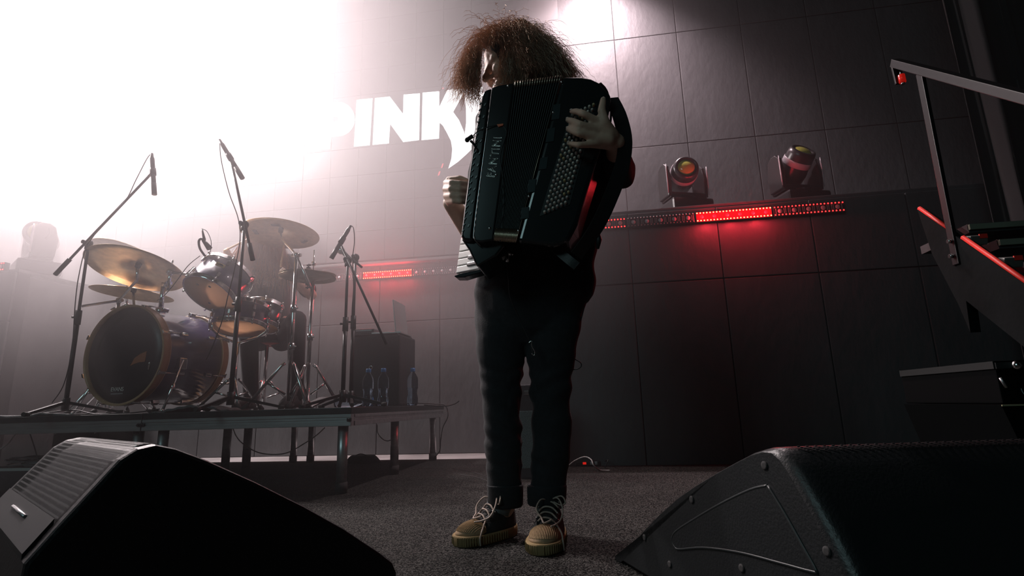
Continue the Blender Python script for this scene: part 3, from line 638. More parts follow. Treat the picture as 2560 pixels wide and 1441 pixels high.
# --- sneakers
M_canvas = mat('black_canvas', (.02, .019, .02), .85, noise=.3, nscale=60, bump=.2, bscale=300)
M_gum = mat('gum_rubber', (.24, .17, .085), .8, spec=.15, noise=.25, nscale=14)
M_toe = mat('toe_cap', (.34, .24, .15), .85, spec=.1, noise=.1)
M_lace = mat('lace', (.40, .31, .26), .8, noise=.2, nscale=60)
def shoe(toe, heel, side):
    f = (toe-heel); f.z = 0; L = f.length; f.normalize(); s = V(f.y, -f.x, 0); o = V(heel.x, heel.y, .006)
    def at(u, v, z): return o+f*(u*L)+s*v+V(0, 0, z)
    def half(u): return .052*(1-abs(2*u-1)**3.2)**.5*(.80+.36*u) if 0 < u < 1 else .004
    us = [0, .015, .05, .12, .22, .35, .48, .6, .72, .82, .9, .955, .985, 1.0]
    outline = [(u, half(min(max(u, .003), .997))) for u in us]
    ring0 = [(u, w) for u, w in outline]+[(u, -w) for u, w in reversed(outline[1:-1])]
    def ring(z, k, du=0): return [at(.5+(u-.5)*(1+du), w*k, z) for u, w in ring0]
    sh = MB(); top = lambda u: .055+.06*max(0, 1-u/.75)**.8 if u < .62 else .055-.026*min(1, (u-.62)/.25)
    rg = []
    for k in range(7):
        t = k/6; rg.append([at(.5+(u-.5)*(.985-.10*t*t), w*(.96-.42*t**1.6), .026+(max(top(u), .029)-.026)*t) for u, w in ring0])
    sh.loft(rg); so = sh.build('shoe', M_canvas, pl)
    q = MB(); q.loft([ring(0, .96), ring(.003, 1.0, .01), ring(.014, 1.03, .02), ring(.025, 1.03, .02), ring(.030, .99, .008)]); sole = q.build('sole', M_gum, so)
    q = MB(); n = 46                                      # vertical ribs on the foxing round the toe
    for i in range(n):
        a = -math.pi*.62+2*math.pi*.62*i/(n-1); u = .5+.508*math.cos(a); uu = min(max(u, .003), .997)
        w = half(min(max(.5+.5*math.cos(a), .004), .996))*1.045*(1 if math.sin(a) >= 0 else -1)
        c = at(u, w, 0); q.tube([c+V(0, 0, .005), c+V(0, 0, .026)], .0014, 5)
    rb = q.build('foxing_ribs', M_gum, sole); rb['kind'] = 'stuff'
    # toe cap: a dome with lengthwise ribs
    q = MB(); rr = []
    for k in range(8):
        t = k/7*math.pi/2; row = []
        for j in range(21):
            a = math.pi*(j/20*1.16-.58); row.append(at(.69+.29*math.cos(a)*math.cos(t), .0485*math.sin(a)*math.cos(t), .028+.036*math.sin(t)))
        rr.append(row)
    q.loft(rr, False, False); tc = q.build('toe_cap', M_toe, so)
    m_ = tc.modifiers.new('solid', 'SOLIDIFY'); m_.thickness = .003
    q = MB()
    for j in range(19):
        v = -.040+.080*j/18; pts = []; um = .29*math.sqrt(max(0, 1-(v/.0485)**2))
        for i in range(8):
            du = -.02+(um*.93+.02)*i/7; k2 = max(0, 1-(v/.0485)**2-(du/.29)**2); pts.append(at(.69+du, v, .0285+.036*math.sqrt(k2)))
        q.tube(pts, .0014, 5)
    tr2 = q.build('toe_ribs', mat('rib_rubber', (.30, .21, .12), .9, spec=.1), tc); tr2['kind'] = 'stuff'
    # tongue and laces
    tg = MB(); tg.loft([[at(u, w*k_, z) for w, z in ((-.026, zz-.004), (-.013, zz+.003), (0, zz+.005), (.013, zz+.003), (.026, zz-.004), (.013, zz-.008), (-.013, zz-.008))] for u, zz, k_ in ((.64, .062, .8), (.52, .078, .9), (.40, .096, 1), (.30, .118, 1.05), (.25, .128, 1.0))]); tg.build('tongue', M_canvas, so)
    for i, u in enumerate((.61, .54, .47, .40, .33)):
        z = .068+(.61-u)*.17
        q = MB(); q.tube(bez([at(u+.01, -.030, z-.006), at(u-.005, -.012, z+.008), at(u-.01, .012, z+.009), at(u-.02, .030, z-.006)], 5), .0027, 6); q.build('lace', M_lace, so)
        for sgn in (-1, 1): 
            q = MB(); q.ring(at(u+.01 if sgn < 0 else u-.02, sgn*.031, z-.006), s*sgn+V(0, 0, .8), .0048, .0013, 12, 5); q.build('eyelet', M_chrome, so)
    for pts in ([at(.36, 0, .115), at(.42, .03*side, .125), at(.52, .048*side, .10), at(.60, .045*side, .075), at(.70, .034*side, .066), at(.78, .022*side, .064)],
                [at(.36, 0, .115), at(.46, -.02*side, .122), at(.56, -.03*side, .10), at(.64, -.012*side, .080), at(.72, .0, .070), at(.66, .02*side, .076)],
                [at(.37, 0, .116), at(.40, .04*side, .130), at(.46, .055*side, .115), at(.43, .04*side, .105), at(.37, .01*side, .114)],
                [at(.62, .030*side, .064), at(.74, .050*side, .045), at(.80, .056*side, .022), at(.80, .058*side, .003)]):
        q = MB(); q.tube(bez(pts, 6), .0027, 6, flat=.8); q.build('loose_lace', M_lace, so)
    q = MB(); q.tube([at(.02, 0, .09), at(.0, 0, .125), at(.015, 0, .13)], .006, 8); q.build('heel_tab', mat('red_tab', (.5, .12, .08), .7), so)
shoe(toeL, heelL, -1); shoe(toeR, heelR, -1)

# --- hair
M_hair = hairmat('frizzy_hair', (.40, .26, .18))
def to_px(p):
    d = p-CAMP; k = d.dot(_f); return CX+F*d.dot(_r)/k, CY-F*d.dot(_u)/k
rnd = random.Random(3)
hm = MB(); hm.ball(hd(0, -.03, .035), .118, 18, (.95, .95, .92), RH)
for x, y, Y, r in ((1355, 150, 1.78, .075), (1385, 190, 1.80, .06), (1330, 215, 1.82, .085), (1240, 105, 1.74, .06), (1365, 235, 1.84, .07), (1300, 110, 1.76, .085)): hm.ball(P(x, y, Y), r, 12)
hair = place(fuse(hm, .008, 4, .5, lambda p: p+V(math.sin(p.x*150+p.z*90), math.sin(p.y*140), math.sin(p.z*160+p.x*70))*.003), 'hair', mat('hair_mass', (.035, .018, .012), .8), pl)
def strand(q, p, out, L, grav, amp, turns, n=15, r=.00042, keep=True):
    a0 = rnd.uniform(0, 6.28); pts = []; u = out.orthogonal().normalized(); w = out.cross(u); dx = V(rnd.gauss(0, .2), rnd.gauss(0, .2), rnd.gauss(0, .1))
    for i in range(n):
        t = i/(n-1); a = a0+turns*6.28*t; am = amp*min(1, t*3)
        pts.append(p+(out+dx*t)*(L*(1-(1-t)**1.5)*.62)+V(0, 0, -1)*(grav*L*t*t)+(u*math.cos(a)+w*math.sin(a))*am)
    if keep and rnd.random() > .04:
        for x_ in pts:
            X_, Y_ = to_px(x_)
            if 1206 < X_ < 1243 and 128 < Y_ < 224: return
    q.tube(pts, [r]*(n-1)+[r*.3], 3, False)
def hair_part(nm, N, gen, m):
    q = MB()
    for _ in range(N):
        g = gen()
        if g: strand(q, *g)
    o = q.build(nm, m, pl); o['kind'] = 'stuff'; return o
def gen_cap():
    while 1:
        v = Vector((rnd.gauss(0, 1), rnd.gauss(0, 1), rnd.gauss(0, 1))).normalized()
        if v.z < -.35: continue
        loc = Vector((v.dot(fr), v.dot(fd), v.dot(fu)))
        if loc.y > .3 and loc.z < .45: continue
        if loc.y > .55 and loc.z < .62: continue
        p = HD+v*.098; Ls = rnd.uniform(.10, .24)
        return p, (v+V(0, 0, .15)).normalized(), Ls, rnd.uniform(.45, .9), rnd.uniform(.002, .006), rnd.uniform(3.5, 8), 20
hair_part('hair_strands', 6000, gen_cap, M_hair)
def gen_left():           # curtain on the far side of the face
    x = rnd.uniform(1176, 1206); y = rnd.uniform(110, 165); return P(x+rnd.gauss(0, 6), y, 1.64+rnd.uniform(-.04, .03)), Vector((rnd.gauss(-.25, .25), rnd.gauss(0, .3), -.5)).normalized(), rnd.uniform(.09, .17), .45, rnd.uniform(.003, .006), rnd.uniform(3, 6)
hair_part('hair_side', 1300, gen_left, M_hair)
def gen_front():          # locks over the cheek, right of the nose
    x = rnd.uniform(1250, 1310); y = rnd.uniform(95, 150); return P(x, y, 1.625+rnd.uniform(0, .03)), Vector((rnd.gauss(0, .2), rnd.gauss(-.1, .15), -.6)).normalized(), rnd.uniform(.08, .15), .5, rnd.uniform(.002, .005), rnd.uniform(3, 6)
hair_part('hair_front', 1300, gen_front, M_hair)
def gen_right():
    t = rnd.random(); x = 1330+80*t; y = 90+85*t; return P(x+rnd.gauss(0, 8), y+rnd.gauss(0, 8), 1.76+rnd.uniform(-.05, .06)), Vector((rnd.gauss(.5, .25), rnd.gauss(0, .3), rnd.gauss(-.1, .25))).normalized(), rnd.uniform(.05, .12), .7, rnd.uniform(.002, .005), rnd.uniform(2, 5)
hair_part('hair_back', 1600, gen_right, M_hair)
def gen_curl():
    x = rnd.choice((1178, 1190, 1196, 1186)); return P(x+rnd.gauss(0, 4), 215, 1.66), V(0, 0, -1), rnd.uniform(.05, .085), .25, .004, rnd.uniform(3, 4), 30, .0007
hair_part('hair_curls', 14, gen_curl, M_hair)
# ------------------------------------------------------------------ accordion
YA, YK = 1.470, 1.660                           # front and back of the cases
ac = thing('accordion', 'large black piano accordion with rows of white bass buttons and chrome bellows corners', 'accordion', P(1330, 620, 1.56))
M_acc = mat('accordion_lacquer', (.014, .017, .018), .17, coat=.7)
M_bel = mat('bellows_cloth', (.020, .026, .027), .45)
M_gold = mat('bellows_trim', (.62, .52, .40), .3, 1)
def A(x, y, Y=YA): return P(x, y, Y)
def case(nm, poly, y0, y1, bev=.008, m=M_acc, par=ac):
    q = MB(); q.prism([A(x, y, y0) for x, y in poly], (0, y1-y0, 0)); o = q.build(nm, m, par); bevel(o, bev, 3); return o
# treble side
tb = case('treble_case', [(1228, 219), (1246, 212), (1286, 206), (1234, 601), (1205, 606), (1186, 604), (1182, 588)], YA, YK+.02, .006)
gr = case('treble_grille', [(1204, 238), (1209, 226), (1230, 218), (1182, 592), (1184, 604), (1158, 602), (1151, 590), (1160, 520), (1172, 430), (1188, 330)], YA+.012, YK, .010, M_gloss)
q = MB(); q.tube(bez([A(1262, 208, YA-.001), A(1238, 213, YA-.001), A(1231, 219, YA-.001), A(1222, 290, YA-.001), A(1207, 402, YA-.001), A(1190, 530, YA-.001), A(1184, 586, YA-.001), A(1187, 600, YA-.001), A(1202, 616, YA+.02)], 6), .0010, 6); q.build('trim_line', M_chrome, tb)
# cut-outs of the grille
M_slot = mat('grille_mesh', (.10, .10, .10), .3, .8)
for i in range(22):
    t = i/21; x0, y0 = 1199-44*t+3*math.sin(t*3), 258+318*t
    q = MB(); q.prism([A(x0+dx, y0+dy, YA+.008) for dx, dy in ((-1, 3), (4, -3), (5, -1.5), (1, 4.5))], (0, .0045, 0)); q.build('slot', M_slot, gr)
    if i % 2 == 0:
        q = MB(); q.prism([A(x0+10+dx, y0+2+dy, YA+.009) for dx, dy in ((0, 4), (4, -3), (6, -1), (3, 5))], (0, .004, 0)); q.build('slot', M_slot, gr)
# lower cheek of the treble side, with the keyboard behind it
case('treble_cheek', [(1152, 596), (1186, 604), (1234, 601), (1262, 612), (1240, 640), (1206, 660), (1196, 667), (1189, 662), (1172, 625)], YA+.03, YK+.02, .006)
# keyboard: white keys seen at the lower left
kb = MB(); kA, kB = (1200, 250), (1140, 684)
def kpt(t, s, Y): Y = Y+.13*(1-s/74); return P(kA[0]+(kB[0]-kA[0])*t+s, kA[1]+(kB[1]-kA[1])*t-s*.20, Y)
bedpts = [kpt(-.01, 4, 1.665), kpt(-.01, 78, 1.665), kpt(1.012, 78, 1.665), kpt(1.012, 4, 1.665)]
q = MB(); q.prism(bedpts, (0, .03, 0)); bed = q.build('key_bed', M_gloss, ac)
q = MB(); q.prism([P(1134, 690, 1.645), P(1150, 684, 1.645), P(1205, 672, 1.645), P(1246, 660, 1.645), P(1240, 668, 1.645), P(1200, 682, 1.645), P(1160, 694, 1.645), P(1140, 694, 1.645)], (0, .05, 0)); bevel(q.build('key_end_block', M_gloss, ac), .003)
M_key = mat('ivory_key', (.80, .77, .74), .25); NK = 24
for k in range(NK):
    t0, t1 = k/NK+.003, (k+1)/NK-.002
    q = MB(); q.prism([kpt(t0, 0, 1.648), kpt(t0, 74, 1.648), kpt(t1, 74, 1.648), kpt(t1, 0, 1.648)], (0, .016, 0)); o = q.build('white_key', M_key, ac); bevel(o, .0025)
    if k % 7 in (0, 1, 3, 4, 5):
        tm = (k+1)/NK; q = MB(); q.prism([kpt(tm-.011, 24, 1.634), kpt(tm-.011, 74, 1.634), kpt(tm+.011, 74, 1.634), kpt(tm+.011, 24, 1.634)], (0, .014, 0)); bevel(q.build('black_key', M_gloss, ac), .003)
# bellows
NB = 19; topA, topB, botA, botB = (1286, 205), (1404, 191), (1234, 600), (1291, 604)
def bp(i, t, Y):
    u = i/NB; xt, yt = topA[0]+(topB[0]-topA[0])*u, topA[1]+(topB[1]-topA[1])*u; xb, yb = botA[0]+(botB[0]-botA[0])*u, botA[1]+(botB[1]-botA[1])*u
    return A(xt+(xb-xt)*t, yt+(yb-yt)*t, Y)
for i in range(NB):
    q = MB(); ya, yb = YA+.004, YA+.014
    ring = lambda k, Yf: [bp(k, 0, Yf), bp(k, 1, Yf), bp(k, 1, YK-.004-(Yf-YA)), bp(k, 0, YK-.004-(Yf-YA))]
    q.loft([ring(i+.04, yb), ring(i+.5, ya), ring(i+.96, yb)], True, True, False); fo = q.build('fold', M_bel, ac)
    q = MB(); q.tube([bp(i+.5, .015, YA+.003), bp(i+.5, .5, YA+.003), bp(i+.5, .93, YA+.003)], .0005, 5); q.build('fold_edge', mat('fold_binding', (.10, .14, .14), .4), fo)
    q = MB(); q.tube([bp(i+.5, .925, YA+.0015), bp(i+.5, .985, YA+.001), bp(i+.5, 1.005, YA+.010), bp(i+.5, 1.005, YA+.05)], .0020, 6); q.build('corner_trim', M_gold, fo)
    q = MB(); q.tube([bp(i+.5, .035, YA+.002), bp(i+.5, .006, YA+.002), bp(i+.5, -.004, YA+.012), bp(i+.5, -.004, YA+.06)], .0018, 6); q.build('corner_trim', M_gold, fo)
# bass side
bs = case('bass_case', [(1405, 190), (1452, 190), (1478, 195), (1500, 206), (1512, 220), (1528, 236), (1526, 262), (1502, 370), (1470, 470), (1444, 560), (1420, 606), (1384, 616), (1292, 605)], YA, YK, .012)
q = MB(); q.tube([A(1404, 194, YA-.0005), A(1345, 398, YA-.0005), A(1291, 602, YA-.0005)], .0007, 6); q.build('trim_line', M_gold, bs)
for x, y in ((1404, 205), (1383, 281), (1240, 437), (1224, 571), (1296, 577), (1270, 215), (1322, 491)):
    q = MB(); q.ball(A(x, y, YA-.001), .0042, 10, (1, .6, 1)); q.build('screw', M_chrome, bs if x > 1290 else tb)
# vent plates between bellows and buttons
for x0, y0, x1, y1 in ((1392, 262, 1396, 300), (1378, 322, 1382, 356), (1360, 395, 1364, 425), (1330, 450, 1336, 482), (1312, 520, 1320, 548)):
    q = MB(); q.prism([A(x0-9, y0, YA-.002), A(x0+10, y0-3, YA-.002), A(x1+2, y1-3, YA-.002), A(x1-18, y1, YA-.002)], (0, .004, 0)); q.build('vent_plate', mat('smoked_plate', (.03, .042, .045), .2), bs)
# 120 bass buttons, one mesh shared
nrm = V(0, -1, 0)
mb_ = MB(); mb_.lathe([(.0032, -.004), (.0038, -.003), (.0040, .006), (.0034, .0085), (.0018, .0095)], (0, 0, 0), (0, -1, .25), 10)
vs = []
for nm, col in (('button_ivory', (.74, .66, .58)), ('button_pink', (.70, .58, .54)), ('button_gold', (.62, .47, .26))):
    me = mb_.mesh('bass_button'); me.materials.append(mat(nm, col, .35)); vs.append(me)
q = MB(); q.prism([A(1060+x/2.119, 40+y/2.119, YA-.0015) for x, y in ((612, 1062), (772, 1000), (918, 462), (775, 520))], (0, .002, 0)); plate = q.build('button_plate', mat('button_board', (.012, .014, .014), .3), bs)
for i in range(20):
    for j in range(6):
        x, y = 640+7.8*i+22*j, 1043-27.2*i-10*j
        me = rnd.choice((vs[0], vs[0], vs[0], vs[1], vs[1], vs[2])); o = bpy.data.objects.new('bass_button', me); COL.objects.link(o); o.parent = bs
        o.location = A(1060+x/2.119, 40+y/2.119, YA-.002)-ORG[ac.name]
# lettering down the treble case
M_letter = mat('chrome_letter', (.8, .78, .74), .22, 1)
a0, a1 = A(1229, 440, YA), A(1246, 346, YA); L_ = (a1-a0).length
me = text_mesh('FANTINI', .036, 0, .0007, 1.12)
w_ = max(v.co.x for v in me.vertices)-min(v.co.x for v in me.vertices); me.transform(Matrix.Diagonal((L_*1.06/w_, 1, 1, 1)))
X_ = (a1-a0).normalized(); me.transform(frame((a0+a1)/2+V(-.001, -.0012, 0), X_, V(0, -1, 0).cross(X_), V(0, -1, 0))); place(me, 'lettering', M_letter, tb)
# switch with an orange tip
q = MB(); q.prism([A(1242, 311, YA-.004), A(1258, 309, YA-.004), A(1258, 313, YA-.004), A(1246, 317, YA-.004)], (0, .004, 0)); q.build('switch', mat('orange_tip', (.75, .13, .03), .4), tb)
# straps
M_strap = mat('leather_strap', (.016, .016, .017), .5, bump=.1, bscale=120)
def ribbon(nm, pts, w, th, par, m=M_strap, side=V(1, 0, 0)):
    pts = bez(pts, 8); q = MB(); rings = []
    for i, p in enumerate(pts):
        t = (pts[min(i+1, len(pts)-1)]-pts[max(i-1, 0)]).normalized(); s_ = (side-t*side.dot(t)).normalized(); n_ = t.cross(s_)
        rings.append([p+s_*w/2+n_*th/2, p-s_*w/2+n_*th/2, p-s_*w/2-n_*th/2, p+s_*w/2-n_*th/2])
    q.loft(rings, True, True, False); return q.build(nm, m, par)
ribbon('bass_strap', [A(1528, 246, YA+.06), A(1549, 290, YA+.03), A(1562, 350, YA+.01), A(1556, 410, YA+.015), A(1528, 490, YA+.02), A(1490, 570, YA+.03), A(1440, 640, YA+.05)], .045, .004, ac, side=V(.8, .3, .3))
ribbon('shoulder_strap', [A(1490, 215, YK-.01), A(1508, 240, YK+.03), A(1515, 300, YK+.10), A(1490, 420, YK+.16)], .04, .006, ac)
ribbon('shoulder_strap', [A(1270, 208, YK), A(1262, 212, YK+.06), A(1250, 300, YK+.14)], .05, .006, ac)
ribbon('end_strap', [A(1378, 612, YA+.06), A(1400, 632, YA+.05), A(1424, 652, YA+.04), A(1442, 666, YA+.04)], .026, .004, ac, side=V(.6, 0, .8))
q = MB(); q.tube([A(1492, 575, YA+.09), A(1497, 600, YA+.09), A(1494, 622, YA+.09)], [.006, .009, .005], 10); q.build('strap_end', M_strap, ac)
# clip-on microphone with its lead
mc = thing('clip_microphone', 'tiny black clip microphone hooked on the left edge of the accordion', 'microphone', A(1176, 352, YA))
q = MB(); q.tube([A(1170, 348, YA-.012), A(1182, 340, YA-.012)], .0062, 10); q.ball(A(1168, 350, YA-.012), .0075, 10); q.build('capsule', M_rubber, mc)
q = MB(); q.tube(bez([A(1182, 340, YA-.012), A(1196, 328, YA-.012), A(1220, 318, YA-.006), A(1242, 313, YA-.003)], 6), .0016, 6); q.build('gooseneck', M_cable, mc)
q = MB(); q.tube(bez([A(1176, 352, YA-.008), A(1186, 362, YA-.004), A(1190, 372, YA)], 4), .004, 8); q.build('clip', M_blackm, mc)
cb_ = thing('thin_cable', 'thin microphone lead running down the accordion front', 'cable', A(1262, 640, YA+.04))
q = MB(); q.tube(bez([A(1258, 316, YA-.003), A(1266, 332, YA-.003), A(1254, 370, YA-.003), A(1250, 400, YA-.003), A(1256, 440, YA-.003), A(1258, 520, YA-.003), A(1250, 606, YA+.006)], 6), .0008, 5); q.build('lead', M_cable, cb_)
# plug and cable below the accordion
cd = thing('jack_cable', 'black instrument cable with chrome plug hanging from under the accordion', 'cable', A(1266, 635, 1.60))
q = MB(); q.tube([A(1262, 632, 1.60), A(1278, 635, 1.60)], .0075, 10); q.tube([A(1270, 640, 1.60), A(1267, 656, 1.60)], .0055, 10); q.ball(A(1281, 636, 1.60), .004, 8); q.build('plug', M_chrome, cd)
q = MB(); q.tube(bez([A(1267, 656, 1.60), A(1271, 700, 1.61), A(1276, 745, 1.63), A(1300, 800, 1.68), A(1322, 850, 1.69), A(1328, 868, 1.69), A(1334, 888, 1.69), A(1330, 872, 1.69)], 6), .0014, 6); q.build('cord', M_cable, cd)
q = MB(); q.tube(bez([A(1322, 858, 1.685), A(1329, 853, 1.685), A(1330, 866, 1.685), A(1337, 880, 1.685), A(1335, 889, 1.685), A(1329, 884, 1.685)], 5), .0018, 6); q.build('hook', M_chrome, cd)
cl = thing('pack_cable', 'black cable looping out beside the right knee', 'cable', P(1450, 800, 1.80))
q = MB(); q.tube(bez([P(1462, 764, 1.80), P(1448, 815, 1.80), P(1432, 850, 1.80), P(1424, 890, 1.79), P(1440, 900, 1.79), P(1452, 908, 1.79), P(1452, 918, 1.79), P(1440, 924, 1.79), P(1420, 924, 1.80)], 6), .0018, 6); q.build('cord', M_cable, cl)
# ------------------------------------------------------------------ LED bars
M_bar = mat('bar_housing', (.02, .02, .022), .4)
M_lens = mat('led_lens', (.42, .40, .42), .35)
M_chip = mat('chip_print', (.30, .29, .30), .5)
M_hot = emitter('red_led_full', (1, .022, .010), 60); M_semi = emitter('red_led_low', (1, .02, .02), 5.0)
M_glowface = emitter('red_reflector', (1, .004, .010), 1.1); M_coldled = mat('red_led_off', (.35, .30, .30), .4)
def led_bar(label, x0, x1, Y, zc, state, h=.074):
    t = thing('led_bar', label, 'led bar', ((x0+x1)/2, Y, zc-h/2), 'led bars along the ledges'); L = x1-x0
    q = MB(); q.box(((x0+x1)/2, Y+.02, zc), (L-.004, .04, h), bev=.003); q.build('housing', M_bar, t)
    n = max(4, int(L/.0215)); q = MB()
    for i in range(n):
        x = x0+.012+(L-.024)*i/(n-1)
        for s in (-1, 1): q.ball((x, Y-.004, zc+s*(h/2-.010)), .0050, 8, (1, .6, 1))
    o = q.build('red_leds', {'full': M_hot, 'low': M_semi, 'off': M_coldled}[state], t); o['kind'] = 'stuff'
    m = max(2, round(L/.087))
    if state == 'full':
        q = MB(); q.box(((x0+x1)/2, Y-.001, zc), (L-.012, .003, h-.006)); q.build('reflector', M_glowface, t)
    for i in range(m):
        x = x0+L*(i+.5)/m
        q = MB(); q.lathe([(0, .004), (.012, .003), (.016, 0)], (x, Y+.0005, zc), (0, -1, 0), 18); q.build('white_lens', M_lens if state != 'full' else mat('red_lit_lens', (.6, .05, .08), .4), t)
        for d in (-.026, -.036, .026, .036):
            if x0+.01 < x+d < x1-.01:
                q = MB(); q.box((x+d, Y-.0005, zc), (.0035, .002, h*.5)); q.build('chip_strip', M_chip, t)
    if state == 'full':
        for k in range(3):
            l = bpy.data.lights.new('red_glow', 'POINT'); l.energy = 3.2*L/.5; l.color = (1, .03, .05); l.shadow_soft_size = .03
            lo = bpy.data.objects.new('red_glow', l); COL.objects.link(lo); lo.parent = t; lo.location = Vector((x0+L*(k+.5)/3, Y-.04, zc-.008))-ORG[t.name]
    return t
YL = YF-.045; zR = .5*(P(1835, 538, YL).z+P(1600, 553, YL).z)
bx_ = [P(x, 545, YL).x for x in (1392, 1565, 1738, 1934, 2118)]
for i, (st_, lb) in enumerate((('low', 'dimly red led bar half hidden behind the accordion'), ('off', 'unlit led bar with round white lenses on the right ledge'),
                               ('full', 'blazing red led bar on the right ledge between the moving heads'), ('low', 'dim red dotted led bar at the far right end of the ledge'))):
    led_bar(lb, bx_[i]+.002, bx_[i+1]-.002, YL, zR, st_)
YC = YB-.06; zC = P(967, 686, YC).z
cx_ = [P(x, 686, YC).x for x in (640, 770, 906, 1031, 1160, 1290)]
for i, (st_, lb) in enumerate((('off', 'unlit led bar on the back wall hidden by the drummer'), ('off', 'unlit led bar on the back wall beside the hi-hat'), ('full', 'bright red led bar on the back wall above the laptop'),
                               ('off', 'unlit led bar on the back wall left of the accordion keys'), ('off', 'unlit led bar on the back wall behind the player'))):
    if i == 4: continue
    led_bar(lb, cx_[i]+.002, cx_[i+1]-.002, YC, zC, st_)
led_bar('short glimpse of a red led bar at the left picture edge', P(-150, 668, YL).x, P(12, 668, YL).x, YL, P(0, 667, YL).z, 'low')

# ------------------------------------------------------------------ moving head lights
M_head_b = mat('fixture_plastic', (.03, .028, .03), .3)
M_glass = mat('yellow_lens', (.50, .46, .10), .06, coat=.6)
def moving_head(label, foot, d, s=1.0, yaw=0, text=False):
    foot = Vector(foot); t = thing('moving_head_light', label, 'stage light', foot, 'moving head lights'); d = Vector(d).normalized()
    Rz = Matrix.Rotation(yaw, 3, 'Z'); X = Rz @ V(1, 0, 0); Yv = Rz @ V(0, 1, 0)
    q = MB(); q.box(foot+V(0, 0, .055*s), (.33*s, .28*s, .11*s), Rz, bev=.02*s); q.build('base', M_head_b, t)
    q = MB(); q.tube([foot+V(0, 0, .11*s), foot+V(0, 0, .14*s)], .10*s, 24); q.build('turntable', M_head_b, t)
    c = foot+V(0, 0, .33*s)
    for sg in (-1, 1):
        q = MB(); pr = [V(0, -.075, -.19), V(0, .075, -.19), V(0, .085, -.05), V(0, .06, .06), V(0, .02, .085), V(0, -.03, .085), V(0, -.065, .05), V(0, -.085, -.05)]
        q.prism([c+X*sg*.135*s+Rz @ (p*s) for p in pr], X*sg*.03*s); arm = q.build('yoke_arm', M_head_b, t); bevel(arm, .008*s)
        pts = [c+X*sg*.168*s+Rz @ V(0, -.078, z)*s for z in (-.17, -.08, .02, .06)]
        q = MB(); q.tube(pts, [.006*s, .010*s, .010*s, .005*s], 6, flat=.5); q.build('edge_highlight', mat('highlight_and_trim_grey', (.45, .40, .43), .35), arm)  # pale strip paints the highlight along the front edge of the arm
        if text and sg < 0:
            me = text_mesh('BEAM', .030*s, .0008); me.transform(frame(c+X*sg*.15*s+Rz @ V(0, -.089, -.06)*s, (0, 0, 1), Rz @ V(-1, 0, 0), Rz @ V(0, -1, 0)))
            me.transform(Matrix.Identity(4)); bpy.data.meshes.remove(me)
    q = MB(); q.box(c-V(0, 0, .18*s), (.30*s, .15*s, .05*s), Rz, bev=.01); q.build('yoke_bridge', M_head_b, t)
    q = MB(); q.lathe([(.0, -.19*s), (.07*s, -.19*s), (.095*s, -.15*s), (.105*s, -.02*s), (.098*s, .03*s), (.098*s, .12*s), (.088*s, .15*s), (.072*s, .155*s), (.066*s, .13*s)], c, d, 32, False); hd_ = q.build('barrel', M_head_b, t)
    q = MB(); q.lathe([(.1, .035), (.103, .04), (.103, .075), (.1, .08)], c, d, 32, False) if s == 1 else q.lathe([(.1*s, .035*s), (.103*s, .04*s), (.103*s, .075*s), (.1*s, .08*s)], c, d, 32, False); q.build('barrel_band', mat('highlight_and_trim_grey', (.45, .40, .43), .35), hd_)
    q = MB(); q.lathe([(.070*s, .128*s), (.062*s, .146*s), (.04*s, .158*s), (.0005, .163*s)], c, d, 28); q.build('lens', M_glass, hd_)
    return t
m1 = P(1712, 500, 3.95); moving_head('moving head light with yellow lens on the right ledge, nearer the accordion player', (m1.x, 3.98, ZL), (.10, -.93, .10), .98, .35)
m2 = P(1998, 480, 3.98); moving_head('moving head light tilted upward at the far right of the ledge', (m2.x, 4.02, ZL), (.30, -.72, .62), 1.0, .30)
m3 = P(90, 640, 3.98); moving_head('hazy moving head light on the left ledge behind the microphone stand', (m3.x, 4.0, ZL-.09), (.62, -.75, .05), 1.12, -.55)

# ------------------------------------------------------------------ floor monitors
def wedge(label, A0, e, w, Lw, prof_px, grille_i, name='floor_monitor', m=None, inset=None):
    """end face: profile picked in the plane through A0 spanned by e and z; body runs Lw along w"""
    n = e.cross(V(0, 0, 1)).normalized(); pts = [PN(x, y, A0, n) for x, y in prof_px]
    return pts
M_cab = mat('monitor_paint', (.010, .010, .012), .45, bump=.15, bscale=150)
# left wedge: heavy cabinet with a perforated steel grille
wl = Vector((-.828, .561, 0)).normalized(); el = Vector((.561, .828, 0)); AL = PZ(390, 1112, .37)
nl = wl.copy(); 
def pl_(x, y): return PN(x, y, AL, nl)
prof = [pl_(*p) for p in ((300, 1150), (345, 1122), (390, 1112), (440, 1122), (520, 1152), (640, 1206), (760, 1266), (860, 1322), (950, 1382), (983, 1408), (993, 1432))]
def flr(p, k=0): return V(p.x, p.y, .006)
bot_r = flr(prof[-1]); g0 = pl_(150, 1312); g1 = pl_(60, 1412); bl = pl_(40, 1441); 
bl_f = flr(pl_(30, 1452))
poly = [bl_f, g1, g0]+prof+[bot_r]
LW = .56
fm = thing('floor_monitor', 'large black stage monitor with perforated grille in the left foreground', 'speaker', V(AL.x, AL.y, .006)+wl*LW/2)
q = MB(); q.prism(poly, wl*.03); ek = q.build('end_cheek', M_cab, fm); bevel(ek, .006)
q = MB(); q.prism([p+wl*LW for p in poly], wl*.03); ek2 = q.build('end_cheek', M_cab, fm); bevel(ek2, .006)
inner = [p+wl*.03 for p in poly]
ctr = sum(inner, V(0, 0, 0))/len(inner); inner = [ctr+(p-ctr)*.94 for p in inner]
for p in inner: p.z = max(p.z, .006)
q = MB(); q.prism(inner, wl*(LW-.03)); q.build('cabinet', M_cab, fm)
